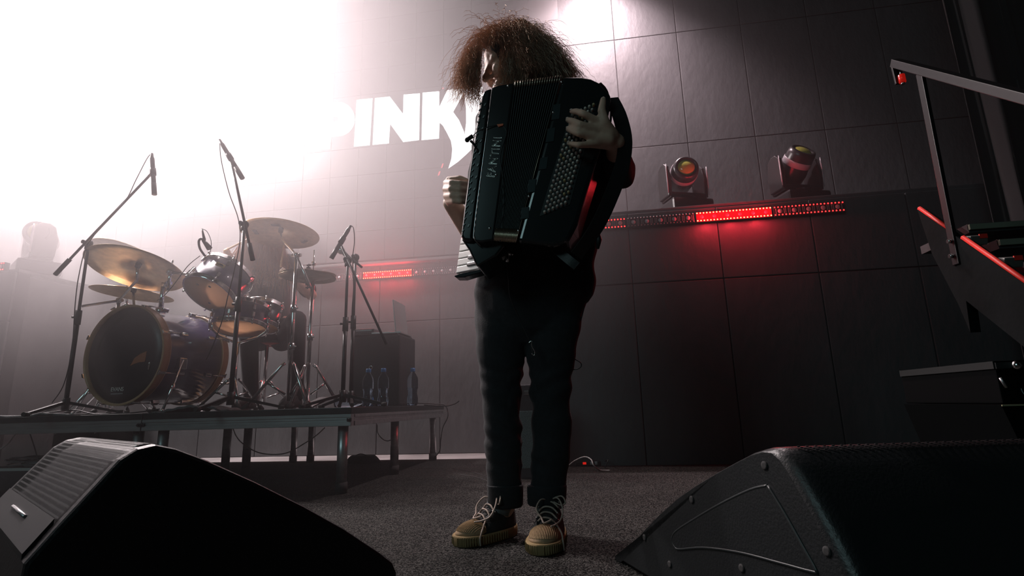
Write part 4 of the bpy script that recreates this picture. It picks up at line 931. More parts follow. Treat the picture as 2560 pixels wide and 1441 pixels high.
# grille: perforated sheet following the front of the profile
M_steel = mat('grille_steel', (.014, .016, .017), .62, spec=.25)
path = bez([g1, g0, prof[0], prof[1], prof[2], prof[3], prof[4]], 12)
acc_ = [0]
for i in range(1, len(path)): acc_.append(acc_[-1]+(path[i]-path[i-1]).length)
def along(s):
    for i in range(1, len(path)):
        if acc_[i] >= s: 
            k = (s-acc_[i-1])/(acc_[i]-acc_[i-1]+1e-9); return path[i-1].lerp(path[i], k), (path[i]-path[i-1]).normalized()
    return path[-1], (path[-1]-path[-2]).normalized()
def grille_mesh(q, s0, s1, w0, w1, pit, hole, off=.001):
    ns = int((s1-s0)/pit); nw = int((w1-w0)/pit)
    for a in range(ns):
        p0, t0 = along(s0+a*pit); p1, t1 = along(s0+(a+1)*pit); nn = t0.cross(wl).normalized()
        if nn.z < 0: nn = -nn
        for c in range(nw):
            u0 = w0+c*pit; o = p0+wl*u0+nn*off; U = wl*pit; T = p1-p0; h = hole/2; lo, hi = .5-h, .5+h
            vs = [o, o+U, o+U+T, o+T, o+U*lo+T*lo, o+U*hi+T*lo, o+U*hi+T*hi, o+U*lo+T*hi]
            q.add(vs, [(0, 1, 5, 4), (1, 2, 6, 5), (2, 3, 7, 6), (3, 0, 4, 7)])
q = MB(); grille_mesh(q, .05, acc_[-1]-.01, .032, LW-.002, .0085, .66); gl = q.build('grille', M_steel, fm); gl['kind'] = 'stuff'
q = MB(); 
a_, t_ = along(.012); b__, _ = along(.045)
q.prism([along(.0)[0]+wl*.03, along(.05)[0]+wl*.03, along(.05)[0]+wl*.03+V(0, 0, .008), along(.0)[0]+wl*.03+V(0, 0, .008)], wl*(LW-.03)); q.build('lower_baffle', mat('baffle', (.010, .012, .013), .5), fm)
q = MB(); q.tube([along(.03)[0]+wl*.2+V(0, 0, .01), along(.03)[0]+wl*.36+V(0, 0, .01)], .003, 6); q.build('baffle_trim', M_alu, fm)
# right wedge: moulded plastic speaker lying on its side
AR = PZ(1930, 1118, .335); er = Vector((-.39, .92, 0)).normalized(); nr = er.cross(V(0, 0, 1)).normalized(); wr_ = Vector((.984, .177, 0)).normalized()
def pr_(x, y): return PN(x, y, AR, nr)
M_mould = mat('moulded_plastic', (.011, .013, .014), .36, bump=.12, bscale=220)
op = [(1915, 1119), (1886, 1128), (1840, 1152), (1790, 1180), (1736, 1213), (1690, 1245), (1640, 1290), (1600, 1332), (1568, 1372), (1542, 1412), (1531, 1440)]
left = [pr_(*p) for p in op]; right = [pr_(*p) for p in ((1940, 1121), (1960, 1138), (1985, 1172), (2030, 1250), (2085, 1350), (2128, 1438))]
poly = left+[flr(left[-1])]; br_ = right[-1]; k_ = (br_-right[-2]); bq = br_+k_*((.006-br_.z)/k_.z); poly = [bq]+right[::-1]+poly
fr_ = thing('floor_monitor', 'moulded dark plastic speaker lying on its side in the right foreground', 'speaker', V(AR.x, AR.y, .006))
LR = .52; q = MB()
c0 = sum(poly, V(0, 0, 0))/len(poly)
def shr(f, off): return [c0+(p-c0)*f+wr_*off for p in poly]
rings = [shr(.94, 0), shr(.975, .004), shr(.995, .014), shr(1, .03), shr(1.0, LR-.03), shr(.98, LR)]
for r_ in rings:
    for p in r_: p.z = max(p.z, .006)
q.loft(rings); cabr = q.build('cabinet', M_mould, fr_)
ins = [pr_(*p) for p in ((1920, 1215), (1875, 1226), (1800, 1262), (1730, 1303), (1690, 1330), (1681, 1350), (1688, 1368), (1700, 1374), (1760, 1370), (1850, 1382), (1950, 1408), (2032, 1430), (2040, 1425), (2010, 1370), (1960, 1280))]
q = MB(); q.tube(bez(ins+[ins[0]], 4), .0028, 8); q.build('panel_groove', mat('groove_edge', (.02, .024, .025), .35), cabr)
q = MB(); q.prism([p-wr_*.002 for p in ins], wr_*.004); q.build('side_panel', M_mould, cabr)
for x, y in ((1912, 1165), (1730, 1250), (1612, 1345), (1675, 1412), (1855, 1422), (2068, 1380)):
    p = pr_(x, y); q = MB(); q.lathe([(.0075, -.001), (.0075, .0015), (.004, .0022)], p, -nr if (CAMP-p).dot(-nr) > 0 else nr, 14); q.build('screw_recess', M_rubber, cabr)
# its grille with slanted rows of holes, along the top edge and front
M_perf = mat('dark_grille', (.05, .05, .052), .4, .6)
q = MB(); fr2 = right
top0 = right[0]+V(0, 0, .004)
for i in range(34):
    for j in range(5):
        a = along  # rows of small beads read as the lit rims of the perforation
        base = right[0].lerp(right[1], .15+.17*j)+wr_*(.035+i*.0142+j*.003)+V(0, 0, .003)
        q.box(base, (.0035, .0035, .0018))
g2 = q.build('perforation', M_perf, fr_); g2['kind'] = 'stuff'

# ------------------------------------------------------------------ microphone stands
M_mic = mat('mic_body', (.06, .06, .062), .4, .4)
def mic_stand(label, base_px, Y, piv_px, boom_a, boom_b, r=.26, a0=.3, low_grip=True, lean=None):
    pv = P(*piv_px, Y); bx2, by2 = (P(*base_px, Y).x, Y); b0 = V(bx2, by2, ZD); top = V(bx2, by2, pv.z)
    t = thing('microphone_stand', label, 'microphone stand', b0, 'black microphone stands')
    q = MB(); q.tube([b0+V(0, 0, .05), b0.lerp(top, .55)], .0125, 12); q.build('lower_tube', M_blackm, t)
    q = MB(); q.tube([b0.lerp(top, .5), top], .0085, 12); q.build('upper_tube', M_blackm, t)
    q = MB(); m_ = b0.lerp(top, .56); q.tube([m_-V(0, 0, .045), m_+V(0, 0, .04)], .017, 12); q.tube([m_, m_+V(-.03, -.01, 0)], .007, 8); q.build('clutch', M_black, t)
    q = MB(); q.tube([b0+V(0, 0, .03), b0+V(0, 0, .10)], .02, 12); hub = q.build('hub', M_black, t)
    for k in range(3):
        a = a0+2*math.pi*k/3; d = V(math.cos(a), math.sin(a), 0)
        q = MB(); f_ = b0+d*r+V(0, 0, .012); h_ = b0+V(0, 0, .075); s_ = V(-d.y, d.x, 0)
        q.loft([[h_+s_*.009+V(0, 0, .009), h_-s_*.009+V(0, 0, .009), h_-s_*.009-V(0, 0, .009), h_+s_*.009-V(0, 0, .009)], [f_+s_*.008+V(0, 0, .007), f_-s_*.008+V(0, 0, .007), f_-s_*.008-V(0, 0, .007), f_+s_*.008-V(0, 0, .007)]], True, True, False); lg = q.build('leg', M_blackm, t)
        q = MB(); q.tube([f_-d*.02, f_+d*.012], .012, 8); q.build('foot', M_rubber, lg)
    q = MB(); q.ball(top+V(0, 0, .008), .026, 14, (1, .8, 1)); q.tube([top-V(0, 0, .03), top], .018, 12); q.tube([top+V(0, -.02, .008), top+V(.0, -.04, .008)], .012, 10); q.build('pivot', M_black, t)
    q = MB(); q.tube([boom_a, boom_b], .0075, 10); bm_ = q.build('boom', M_blackm, t)
    if low_grip: q = MB(); q.tube([boom_a, boom_a.lerp(boom_b, .16)], .013, 10); q.build('counterweight', M_black, bm_)
    return t
def microphone(label, tail, headp, clip, r=.011, body=M_mic, ball=False):
    t = thing('microphone', label, 'microphone', headp, 'stage microphones'); d = (headp-tail)
    if ball:
        q = MB(); q.tube([tail, tail.lerp(headp, .7)], [.010, .015], 12); q.build('handle', body, t)
        q = MB(); q.ball(headp, .026, 14); q.build('head_grille', M_chrome, t)
    else:
        q = MB(); q.tube([tail, tail.lerp(headp, .10), tail.lerp(headp, .12), tail.lerp(headp, .72)], [.008, .009, r, r], 12); q.build('handle', body, t)
        q = MB(); q.tube([tail.lerp(headp, .72), headp], r*1.12, 12); q.build('head_grille', mat('mic_mesh', (.09, .085, .08), .5, .5), t)
    if clip is not None:
        q = MB(); q.tube([clip, tail.lerp(headp, .45)], .008, 8); c_ = tail.lerp(headp, .45); dn = d.normalized(); q.tube([c_-dn*.022, c_+dn*.022], r*1.35, 12); q.build('clip', M_black, t)
    return t
def cable(label, pts, r=.003, m=M_cable, cat='cable', name='cable', group=None, n=8):
    q = MB(); q.tube(bez(pts, n), r, 6); return tag(q.build(name, m), label, cat, group)
def BP(x, y, Y): return P(x, y, Y)
YM = 2.72
a1, a2 = BP(138, 687, YM-.02), BP(372, 441, YM-.05)
mic_stand('black boom microphone stand at the far left end of the riser', (167, 990), YM, (210, 613), a1, a2, a0=2.8)
microphone('slim condenser microphone hanging upright from the leftmost boom', BP(380, 384, YM-.06), BP(386, 487, YM-.06), a2, .0125)
cable('thin cable draped along the leftmost microphone boom', [BP(380, 384, YM-.06), BP(368, 396, YM-.07), BP(340, 450, YM-.07), BP(315, 500, YM-.06), BP(280, 535, YM-.06), BP(252, 566, YM-.05), BP(215, 622, YM-.03), BP(197, 690, YM-.02), BP(188, 760, YM-.02), BP(180, 870, YM-.02), BP(160, 960, YM-.03), BP(130, 1008, YM-.04)], .0028)
a1, a2 = BP(632, 651, YM-.02), BP(577, 398, YM-.05)
mic_stand('tall black boom microphone stand in front of the rack tom', (577, 992), YM, (606, 566), a1, a2, a0=2.65)
microphone('dark condenser microphone at the tip of the tall centre boom', BP(549, 350, YM-.06), BP(606, 446, YM-.06), a2, .0125)
cable('thin cable falling from the centre boom microphone past the tom', [BP(549, 350, YM-.06), BP(553, 400, YM-.06), BP(572, 480, YM-.05), BP(595, 545, YM-.04), BP(600, 600, YM-.03), BP(585, 680, YM-.03), BP(570, 740, YM-.03), BP(556, 800, YM-.03), BP(530, 870, YM-.03), BP(515, 900, YM-.0)], .0028)
YM2 = 3.04
a1, a2 = BP(966, 862, YM2-.03), BP(852, 612, YM2-.03)
mic_stand('black boom microphone stand at the right end of the riser', (857, 992), YM2, (868, 655), a1, a2, a0=.0, low_grip=False)
microphone('dark microphone pointing down on the right boom stand', BP(877, 564, YM2-.06), BP(828, 647, YM2-.06), a2, .0125)
cable('thin cable hanging beside the right boom microphone', [BP(877, 564, YM2-.06), BP(884, 572, YM2-.07), BP(886, 605, YM2-.07), BP(882, 640, YM2-.06), BP(882, 680, YM2-.06), BP(884, 720, YM2-.05), BP(880, 780, YM2-.05), BP(880, 860, YM2-.05), BP(876, 960, YM2-.04), BP(874, 1012, YM2-.03)], .0028)
YM3 = 3.2
a1, a2 = BP(905, 669, YM3-.02), BP(862, 634, YM3-.03)
mic_stand('second black stand just behind the right boom stand', (877, 995), YM3, (877, 648), a1, a2, r=.2, a0=1.0, low_grip=False)
microphone('round-headed silver microphone behind the right boom stand', BP(878, 650, YM3-.04), BP(853, 627, YM3-.05), None, ball=True)
# tom microphone clipped to the rim
tmc = BP(514, 640, 2.84); t = thing('tom_microphone', 'black clip-on microphone arched over the rim of the rack tom', 'microphone', tmc)
q = MB(); q.tube(bez([BP(512, 640, 2.84), BP(500, 622, 2.84), BP(497, 604, 2.84), BP(503, 597, 2.84), BP(509, 604, 2.84)], 5), .007, 8); q.build('bracket', M_black, t)
q = MB(); q.tube([BP(509, 602, 2.84), BP(524, 622, 2.85)], [.011, .017], 12); q.build('capsule', M_black, t)
q = MB(); q.tube([BP(505, 572, 2.84), BP(511, 600, 2.84)], [.004, .009], 8); q.build('connector', M_blackm, t)
q = MB(); q.tube(bez([BP(505, 572, 2.84), BP(518, 580, 2.84), BP(528, 605, 2.84), BP(526, 630, 2.84)], 6), .0022, 6); q.build('lead', M_cable, t)
cable('thin cable sagging from the rack tom to the bass drum', [BP(500, 640, 2.84), BP(470, 665, 2.83), BP(440, 705, 2.83), BP(415, 735, 2.83), BP(393, 752, 2.85)], .0024)

# ------------------------------------------------------------------ bottles
M_pet = mat('bottle_plastic', (.72, .86, 1.0), .05, trans=1.0, ior=1.2)
M_water = mat('water', (.80, .92, 1.0), .02, trans=1.0, ior=1.33)
M_cap = mat('blue_cap', (.06, .22, .50), .4)
def bottle(label, px, py, Y, h=.222):
    p = P(px, py, Y); p.z = ZD+.0005; t = thing('water_bottle', label, 'bottle', p, 'water bottles on the riser')
    s = h/.222; pr = [(.012, .004), (.024, .0), (.029, .006), (.0325, .02), (.0325, .045), (.029, .060), (.0265, .075), (.029, .095), (.0325, .105), (.0325, .15), (.030, .165), (.020, .186), (.0125, .195), (.0118, .205)]
    q = MB(); q.lathe([(r*s, z*s) for r, z in pr], p, (0, 0, 1), 24, False); q.build('body', M_pet, t)
    q = MB(); q.lathe([(.0, .006*s)]+[(r*s*.93, max(z, .006)*s) for r, z in pr[1:9]]+[(.0, .105*s)], p, (0, 0, 1), 20, False); q.build('water', M_water, t)
    q = MB(); q.lathe([(.0145*s, .200*s), (.015*s, .203*s), (.015*s, .217*s), (.0135*s, .222*s), (0, .222*s)], p, (0, 0, 1), 16); q.build('cap', M_cap, t)
    for k in range(5):
        a = k*1.2566; d = V(math.cos(a), math.sin(a), 0); q = MB(); q.ball(p+d*.021*s+V(0, 0, .009*s), .009*s, 8); q.build('base_lobe', M_pet, t)
bottle('leftmost of the two water bottles in front of the black case', 919, 1018, 3.30, .238)
bottle('water bottle between the left bottle and the lone right bottle', 957, 1018, 3.34, .240)
bottle('lone water bottle standing right of the black case', 1031, 1017, 3.64, .256)
p = P(872, 1008, 3.3); p.z = ZD+.034; t = thing('water_bottle', 'water bottle lying on its side by the right stand foot', 'bottle', p, 'water bottles on the riser')
q = MB(); q.lathe([(.014, -.09), (.031, -.085), (.0325, -.06), (.0325, .03), (.026, .06), (.012, .085), (.012, .095)], p, (.9, .2, 0), 20, False); q.build('body', M_pet, t)
q = MB(); q.lathe([(.015, .088), (.015, .106), (0, .107)], p, (.9, .2, 0), 14); q.build('cap', M_cap, t)

# ------------------------------------------------------------------ equipment case, laptop, small box
YE = 3.62; xl, xr = P(876, 900, YE).x, P(999, 900, YE).x; zt = P(938, 838, YE).z
cs = thing('equipment_case', 'tall black equipment case on the riser carrying a laptop', 'case', ((xl+xr)/2, YE+.17, ZD))
M_case = mat('case_cover', (.022, .022, .026), .7, bump=.2, bscale=40)
q = MB(); q.box(((xl+xr)/2, YE+.17, (ZD+zt)/2), (xr-xl, .34, zt-ZD-.002), bev=.014); q.build('body', M_case, cs)
q = MB(); q.box(((xl+xr)/2-.01, YE+.16, zt+.004), (xr-xl-.02, .32, .012), bev=.005); q.build('cloth', M_cloth, cs)
q = MB(); q.ring(P(928, 920, YE)-V(0, .006, 0), (0, 1, 0), .012, .003, 16, 6); q.build('ring_handle', M_chrome, cs)
lp = thing('laptop', 'open silver laptop seen edge-on upon the black case', 'laptop', ((xl+xr)/2, YE+.15, zt+.011))
lb0, lb1 = P(945, 826, YE+.12), P(982, 826, YE+.12); zlp = zt+.018
M_silver = mat('laptop_shell', (.62, .60, .60), .35, .6)
q = MB(); q.box(((xr-.12), YE+.16, zlp), (.22, .24, .014), bev=.003); q.build('base', M_silver, lp)
h0 = V(xr-.045, YE+.16, zlp+.006); h1 = P(997, 757, YE+.16)
dv = (h1-h0); dn = dv.normalized(); sn_ = V(0, 1, 0).cross(dn)
q = MB(); q.box((h0+h1)/2, (.008, .25, dv.length), Matrix((sn_, V(0, 1, 0), dn)).transposed(), bev=.002); q.build('lid', M_silver, lp)
ab = thing('audio_box', 'small dark audio box lying beside the laptop', 'audio interface', (P(920, 818, YE+.1).x, YE+.12, zt+.011))
q = MB(); q.box((P(918, 818, YE+.1).x, YE+.12, zt+.034), (.15, .15, .042), bev=.008); q.build('body', mat('dark_box', (.06, .05, .055), .4), ab)
q = MB(); q.box((P(918, 818, YE+.1).x, YE+.043, zt+.042), (.12, .006, .006)); q.build('front_line', M_alu, ab)
# ------------------------------------------------------------------ the drummer
YD_ = 3.92
dr = thing('person', 'long-haired drummer in a dark printed t-shirt bent over the kit, seated', 'person', (P(672, 860, YD_).x, YD_, ZD+.004))
b = MB()
hipD = P(676, 838, YD_); chD = P(672, 690, YD_-.06); nkD = P(668, 630, YD_-.10); hdD = P(664, 592, YD_-.16)
hipD.z = max(hipD.z, cth.z+.19)
b.ball(hipD, .14, 14, (1.15, .9, .8)); b.cap(hipD, .13, chD, .14, 14); b.ball(chD, .15, 14, (1.2, .75, 1)); b.cap(chD+V(0, 0, .1), .08, nkD, .06); b.cap(nkD, .055, hdD, .06); b.ball(hdD, .1, 14, (.85, 1, 1.05))
b.cap(hdD+V(-.02, -.09, -.03), .012, hdD+V(-.02, -.115, -.05), .013, 8); b.ball(hdD+V(-.01, -.05, -.07), .05, 10)
sl, sr = P(622, 655, YD_-.04), P(722, 655, YD_-.04)
for s_, e_, w_, fi in ((sl, P(588, 690, YD_-.18), P(573, 640, YD_-.36), -1), (sr, P(778, 738, YD_-.12), P(722, 690, YD_-.36), 1)):
    b.cap(s_, .055, e_, .042); b.cap(e_, .042, w_, .028)
    for k in range(4):
        d = V(.02*fi*(-1), -.03, .012-.012*k); kn_ = w_+V(0, -.055, .03-.018*k); b.cap(w_, .022, kn_, .011, 8); b.cap(kn_, .010, kn_+V(-.03*fi, -.012, -.004), .009, 8); b.cap(kn_+V(-.03*fi, -.012, -.004), .009, kn_+V(-.034*fi, .016, -.008), .008, 8)
    b.cap(w_, .017, w_+V(-.02*fi, -.05, .045), .010, 8)
lg_ = [(P(650, 850, YD_), P(622, 842, YD_-.34), P(628, 985, YD_-.30), -1), (P(705, 850, YD_), P(742, 800, YD_-.32), P(740, 985, YD_-.30), 1)]
for h_, k_, f_, s_ in lg_:
    f_.z = ZD+.10; k_.z = max(k_.z, ZD+.46); b.cap(h_, .085, k_, .058); b.cap(k_, .056, f_, .038); b.cap(f_-V(0, 0, .05), .038, f_+V(0, -.14, -.065), .028)
place(fuse(b, .006, 6, .5), 'body', M_skin, dr)
sm = MB(); sm.cap(hipD+V(0, 0, .02), .148, chD, .158, 16); sm.ball(chD, .165, 16, (1.2, .78, 1)); sm.cap(sl, .068, sl.lerp(P(588, 690, YD_-.18), .75), .060); sm.cap(sr, .068, sr.lerp(P(778, 738, YD_-.12), .85), .066)
sh_ = place(fuse(sm, .010, 5, .5), 'shirt', mat('dark_tshirt', (.03, .026, .028), .9, noise=.2, nscale=30), dr)
me = text_mesh('YPINK', .075, .002); me.transform(frame(P(672, 711, YD_-.235), (1, -.06, .04), (-.02, .1, 1), (0, -1, .1))); place(me, 'shirt_print', mat('faded_print', (.30, .24, .24), .8), sh_)
tm_ = MB()
for h_, k_, f_, s_ in lg_: tm_.cap(h_, .094, k_, .070); tm_.cap(k_, .068, f_+V(0, 0, -.01), .052)
tm_.ball(hipD-V(0, 0, .02), .15, 14, (1.15, .9, .7)); place(fuse(tm_, .010, 5, .5), 'trousers', M_denim, dr)
for h_, k_, f_, s_ in lg_:
    q = MB(); f0 = V(f_.x, f_.y, ZD+.012); q.loft([[f0+V(math.cos(a)*.042, -.06+math.sin(a)*.135, z)*1.0 for a in [2*math.pi*i/18 for i in range(18)]] for z in (0, .035)]+[[f0+V(math.cos(a)*.034, -.03+math.sin(a)*.09, .08) for a in [2*math.pi*i/18 for i in range(18)]]]); q.build('shoe', M_canvas, dr)
M_blond = hairmat('long_fair_hair', (.40, .25, .16))
def gen_d():
    a = rnd.uniform(-2.6, 2.2); p = hdD+V(math.sin(a)*.092, -math.cos(a)*.075, rnd.uniform(.02, .10))
    return p, V(math.sin(a)*.20, -math.cos(a)*.28-.1, -.5).normalized(), rnd.uniform(.30, .46), .62, rnd.uniform(.001, .004), rnd.uniform(1, 2.5), 14, .0010, False
q = MB()
for _ in range(1300): strand(q, *gen_d())
o = q.build('hair_strands', M_blond, dr); o['kind'] = 'stuff'
q = MB(); q.ball(hdD+V(0, .01, .03), .108, 16, (.92, 1.02, 1)); q.build('hair', mat('fair_hair_mass', (.16, .10, .07), .8), dr)
# sticks
M_stick = mat('stick_wood', (.66, .46, .28), .45)
def stick(label, a, c):
    t = thing('drumstick', label, 'drumstick', a, 'drumsticks in use'); q = MB(); q.tube([a, a.lerp(c, .8), a.lerp(c, .97)], [.0072, .0068, .0035], 8); q.build('shaft', M_stick, t)
    q = MB(); q.ball(c, .0058, 8); q.build('tip', M_stick, t)
stick('drumstick raised across the haze in the left hand over the tom', P(560, 628, YD_-.42), P(640, 588, YD_-.50))
stick('drumstick held upright beside the hi-hat', P(702, 668, YD_-.42), P(712, 600, YD_-.40))
# ------------------------------------------------------------------ steps with handrail at the right
XS = 1.17
def S(x, y, X=XS): return PX(x, y, X)
t = thing('stage_steps', 'dark wooden stage steps with red-edged stringer at the right edge', 'stairs', (XS+.4, 1.4, .006))
M_str = mat('stringer_ply', (.0032, .0042, .0045), .8, spec=.1, noise=.45, nscale=5, bump=.3, bscale=12)
M_red = mat('red_edge', (.62, .03, .02), .45)
s0, s1 = S(2293, 524), S(2600, 738)
up = S(2370, 762); lo = S(2424, 830); l2 = S(2412, 752)
poly = [s0, s1, V(XS, s1.y, max(.05, s1.z-.42)), S(2560, 868), S(2424, 772), S(2425, 832), S(2400, 765)]
q = MB(); q.prism([S(2293, 524), S(2640, 765), S(2640, 925), S(2560, 868), S(2415, 752), S(2426, 832), S(2396, 762), S(2330, 635)], (.03, 0, 0)); st1 = q.build('stringer', M_str, t); st2 = st1.copy(); COL.objects.link(st2); st2.parent = t; st2.location.x += .93
for a, c in (((2293, 524), (2372, 580)), ((2401, 597), (2640, 765))):
    q = MB(); a_, c_ = S(*a), S(*c); q.tube([a_+V(.008, 0, .004), c_+V(.008, 0, .004)], .0075, 6); q.build('red_edging', M_red, t)
M_tread = mat('tread_board', (.03, .03, .032), .6, noise=.3); M_nose = mat('nosing_strip', (.16, .17, .13), .6)
for (x, y, w) in ((2416, 562, .85), (2490, 600, .80), (2560, 655, .8)):
    p = PX(x, y, XS+.09); q = MB(); q.box(p+V(w/2, .13, -.015), (w, .27, .03)); td = q.build('tread', M_tread, t)
    q = MB(); q.box(p+V(w/2, -.008, -.012), (w, .012, .018)); q.build('nosing', M_nose, td)
for (x, y, dd) in ((2440, 601, 0), (2525, 656, 0)):
    p = PX(x, y, XS+.045); q = MB(); q.box(p, (.05, .03, .03), Matrix.Rotation(.3, 3, 'X'), bev=.004); br = q.build('bracket', mat('steel_bracket', (.16, .16, .15), .5, .6), t)
    if x > 2400: q = MB(); q.box(p+V(.012, -.016, .008), (.022, .004, .014)); q.build('red_tape', M_red, br)
hr = thing('handrail', 'flat black steel handrail on a slanted post above the steps', 'handrail', S(2395, 660))
M_rail = mat('rail_steel', (.005, .005, .006), .45, .1)
a_, c_ = S(2237, 157), S(2640, 264)
def flatbar(nm, a_, c_, w, th, par, m=M_rail):
    d = (c_-a_).normalized(); n_ = V(1, 0, 0); u_ = d.cross(n_).normalized(); q = MB(); q.box((a_+c_)/2, (th, w, (c_-a_).length), Matrix((n_, u_, d)).transposed(), bev=.002); return q.build(nm, m, par)
flatbar('rail', a_, c_, .028, .03, hr)
flatbar('post', S(2300, 182), S(2394, 662), .030, .012, hr)
flatbar('end_plate', S(2238, 160), S(2250, 210), .010, .03, hr)
for y in (603, 640):
    p = S(2385+(y-600)*.12, y); q = MB(); q.tube([p-V(.008, 0, 0), p-V(.02, 0, 0)], .007, 6); q.build('bolt', M_chrome, hr)
lt = thing('marker_lamp', 'small red marker lamp under the end of the handrail', 'lamp', S(2252, 195))
q = MB(); q.tube([S(2253, 188), S(2257, 206)], .011, 12); q.build('red_glass', mat('red_glass', (.6, .02, .015), .25, emit=.25, ecol=(.9, .02, .01)), lt)
q = MB(); q.tube([S(2252, 178), S(2253, 188)], .005, 8); q.tube([S(2257, 206), S(2258, 211)], .007, 8); q.build('socket', M_chrome, lt)
# flight case under the steps
M_dim = mat('dull_metal', (.012, .015, .015), .6, .2)
fc = thing('flight_case', 'black flight case with metal edges and ball corner at the right edge', 'flight case', (1.62, 1.95, .006))
cA_ = P(2487, 915, 1.78); xw = .6; zt_ = P(2520, 905, 1.78).z; zb_ = P(2520, 1010, 1.78).z
q = MB(); q.box((cA_.x+xw/2, 1.78+.25, (zt_+zb_)/2), (xw, .5, zt_-zb_), bev=.004); q.build('body', mat('laminate', (.002, .0024, .0026), .8, spec=.05), fc)
for z in (zt_,):
    q = MB(); q.box((cA_.x+xw/2, 1.778, z-.008), (xw, .006, .022)); q.box((cA_.x+xw/2, 1.79, z+.001), (xw, .03, .004)); q.build('edge_profile', M_dim, fc)
q = MB(); q.box((cA_.x-.001, 2.03, zt_-.008), (.006, .5, .022)); q.build('edge_profile', M_dim, fc)
q = MB(); q.ball((P(2537, 906, 1.775).x, 1.772, zt_-.012), .014, 12); q.build('ball_corner', M_chrome, fc)
q = MB(); q.tube([P(2500, 945, 1.772), P(2516, 970, 1.772)], .004, 6); q.build('latch', M_alu, fc)
q = MB(); q.tube(bez([P(2553, 972, 1.775), P(2556, 980, 1.775), P(2562, 988, 1.775)], 3), .0012, 5); q.build('chalk_mark', mat('chalk', (.25, .32, .31), .8), fc)
lowc = thing('plinth_box', 'plain dark box beneath the flight case', 'box', (cA_.x+.35, 2.05, .006))
q = MB(); px0 = P(2503, 1013, 1.76).x; ztl = zb_-.002; q.prism([V(px0, 1.76, ztl), V(px0+.6, 1.76, ztl), V(px0+.6, 1.76, .006), V(px0+.09, 1.76, .006)], (0, .5, 0)); q.build('body', mat('dark_board', (.002, .0026, .0028), .9, spec=.05), lowc)
q = MB(); q.box((px0+.3, 1.758, ztl-.002), (.6, .004, .004)); q.build('edge_strip', mat('edge_strip', (.25, .24, .14), .6), lowc)
# drape at the far right
M_drape = mat('drape_velour', (.012, .017, .018), .95, sheen=.1)
def drape(label, x0, x1, Y, ph):
    n, rows = 90, 6; q = MB(); rr = []
    for j in range(rows):
        z = 4.9-4.6*j/(rows-1); rr.append([V(x0+(x1-x0)*i/n+.05*(j/rows)*math.sin(i*.5), Y+.07*math.sin(i*.52+ph)+.03*math.sin(i*1.3+j*.3), z) for i in range(n+1)])
    q.loft(rr, False, False); o = q.build('drape', M_drape); so_ = o.modifiers.new('s', 'SOLIDIFY'); so_.thickness = .006; return tag(o, label, 'curtain')
xd0 = P(2395, 100, 3.3).x; drape('dark heavy stage drape hanging in folds at the far right', xd0, xd0+1.1, 3.3, .4)

# ------------------------------------------------------------------ odds and ends under and around the riser
def Gp(x, y, z=.006): return PZ(x, y, z)
am = thing('amplifier', 'small black amplifier with metal corners under the riser', 'amplifier', (P(180, 1100, 3.5).x, 3.66, .006))
x0, x1 = P(128, 1100, 3.5).x, P(245, 1100, 3.5).x; zt2 = P(190, 1077, 3.5).z
q = MB(); q.box(((x0+x1)/2, 3.66, (zt2+.006)/2+.003), (x1-x0, .3, zt2-.006), bev=.008); q.build('cabinet', M_case, am)
q = MB(); q.box(((x0+x1)/2, 3.66, zt2+.003), (x1-x0-.02, .29, .006), bev=.002); q.build('top_sheet', mat('grey_top', (.35, .33, .33), .4), am)
for x in (x0+.03, x1-.03): q = MB(); q.ball((x, 3.505, zt2-.02), .010, 10); q.build('corner', M_chrome, am)
bx3 = thing('cable_crate', 'low dark crate heaped with cables at the left edge under the riser', 'crate', (P(50, 1180, 2.85).x, 3.0, .006))
x0, x1 = P(-60, 1180, 2.85).x, P(118, 1180, 2.85).x; zt3 = P(40, 1172, 2.85).z
q = MB(); q.box(((x0+x1)/2, 3.02, zt3/2+.003), (x1-x0, .34, zt3-.006), bev=.006); q.build('box', M_case, bx3)
q = MB(); q.box(((x0+x1)/2, 2.852, zt3-.006), (x1-x0, .008, .016)); q.build('rim', mat('pale_rim', (.45, .42, .41), .5), bx3)
cc = ((x0+x1)/2+.02, 2.98)
for k in range(12):
    R1 = rnd.uniform(.06, .15); ox, oy = rnd.uniform(-.05, .08), rnd.uniform(-.05, .05); ph = rnd.uniform(0, 6); pts = []
    for i in range(26):
        a = ph+i*.26; pts.append(V(cc[0]+ox+math.cos(a)*R1*1.2, cc[1]+oy+math.sin(a)*R1*.7, zt3+.008+.004*k+.006*math.sin(a*2+k)))
    q = MB(); q.tube(pts, .0042, 6); tag(q.build('cable', mat('sheen_cable', (.10, .10, .105), .25)), 'coiled cable in the heap on the crate under the riser', 'cable', 'coiled cables on the crate')
cable('pale cable dangling from the riser frame above the cable heap', [P(52, 1068, 2.75), P(40, 1085, 2.75), P(20, 1110, 2.75), P(-10, 1130, 2.75)], .0035, mat('pale_cable', (.55, .5, .48), .4))
cable('black cable hanging straight down beside the cable heap', [P(75, 1085, 2.9), P(85, 1115, 2.9), P(92, 1140, 2.9), P(98, 1158, 2.9)], .0035)
cable('cable hanging in a wide bow below the riser front', [P(582, 1070, 3.0), P(590, 1090, 3.0), P(605, 1108, 3.0), P(640, 1130, 3.0), P(680, 1137, 3.0), P(720, 1132, 3.0), P(760, 1110, 3.0), P(790, 1090, 3.0), P(812, 1070, 3.0)], .0032, mat('pale_cable', (.55, .5, .48), .4))
cable('short cable loop hanging under the right deck', [P(943, 1062, 3.5), P(944, 1082, 3.5), P(956, 1098, 3.5), P(970, 1103, 3.5), P(982, 1095, 3.5), P(984, 1080, 3.5), P(978, 1064, 3.5)], .003, mat('pale_cable', (.55, .5, .48), .4))
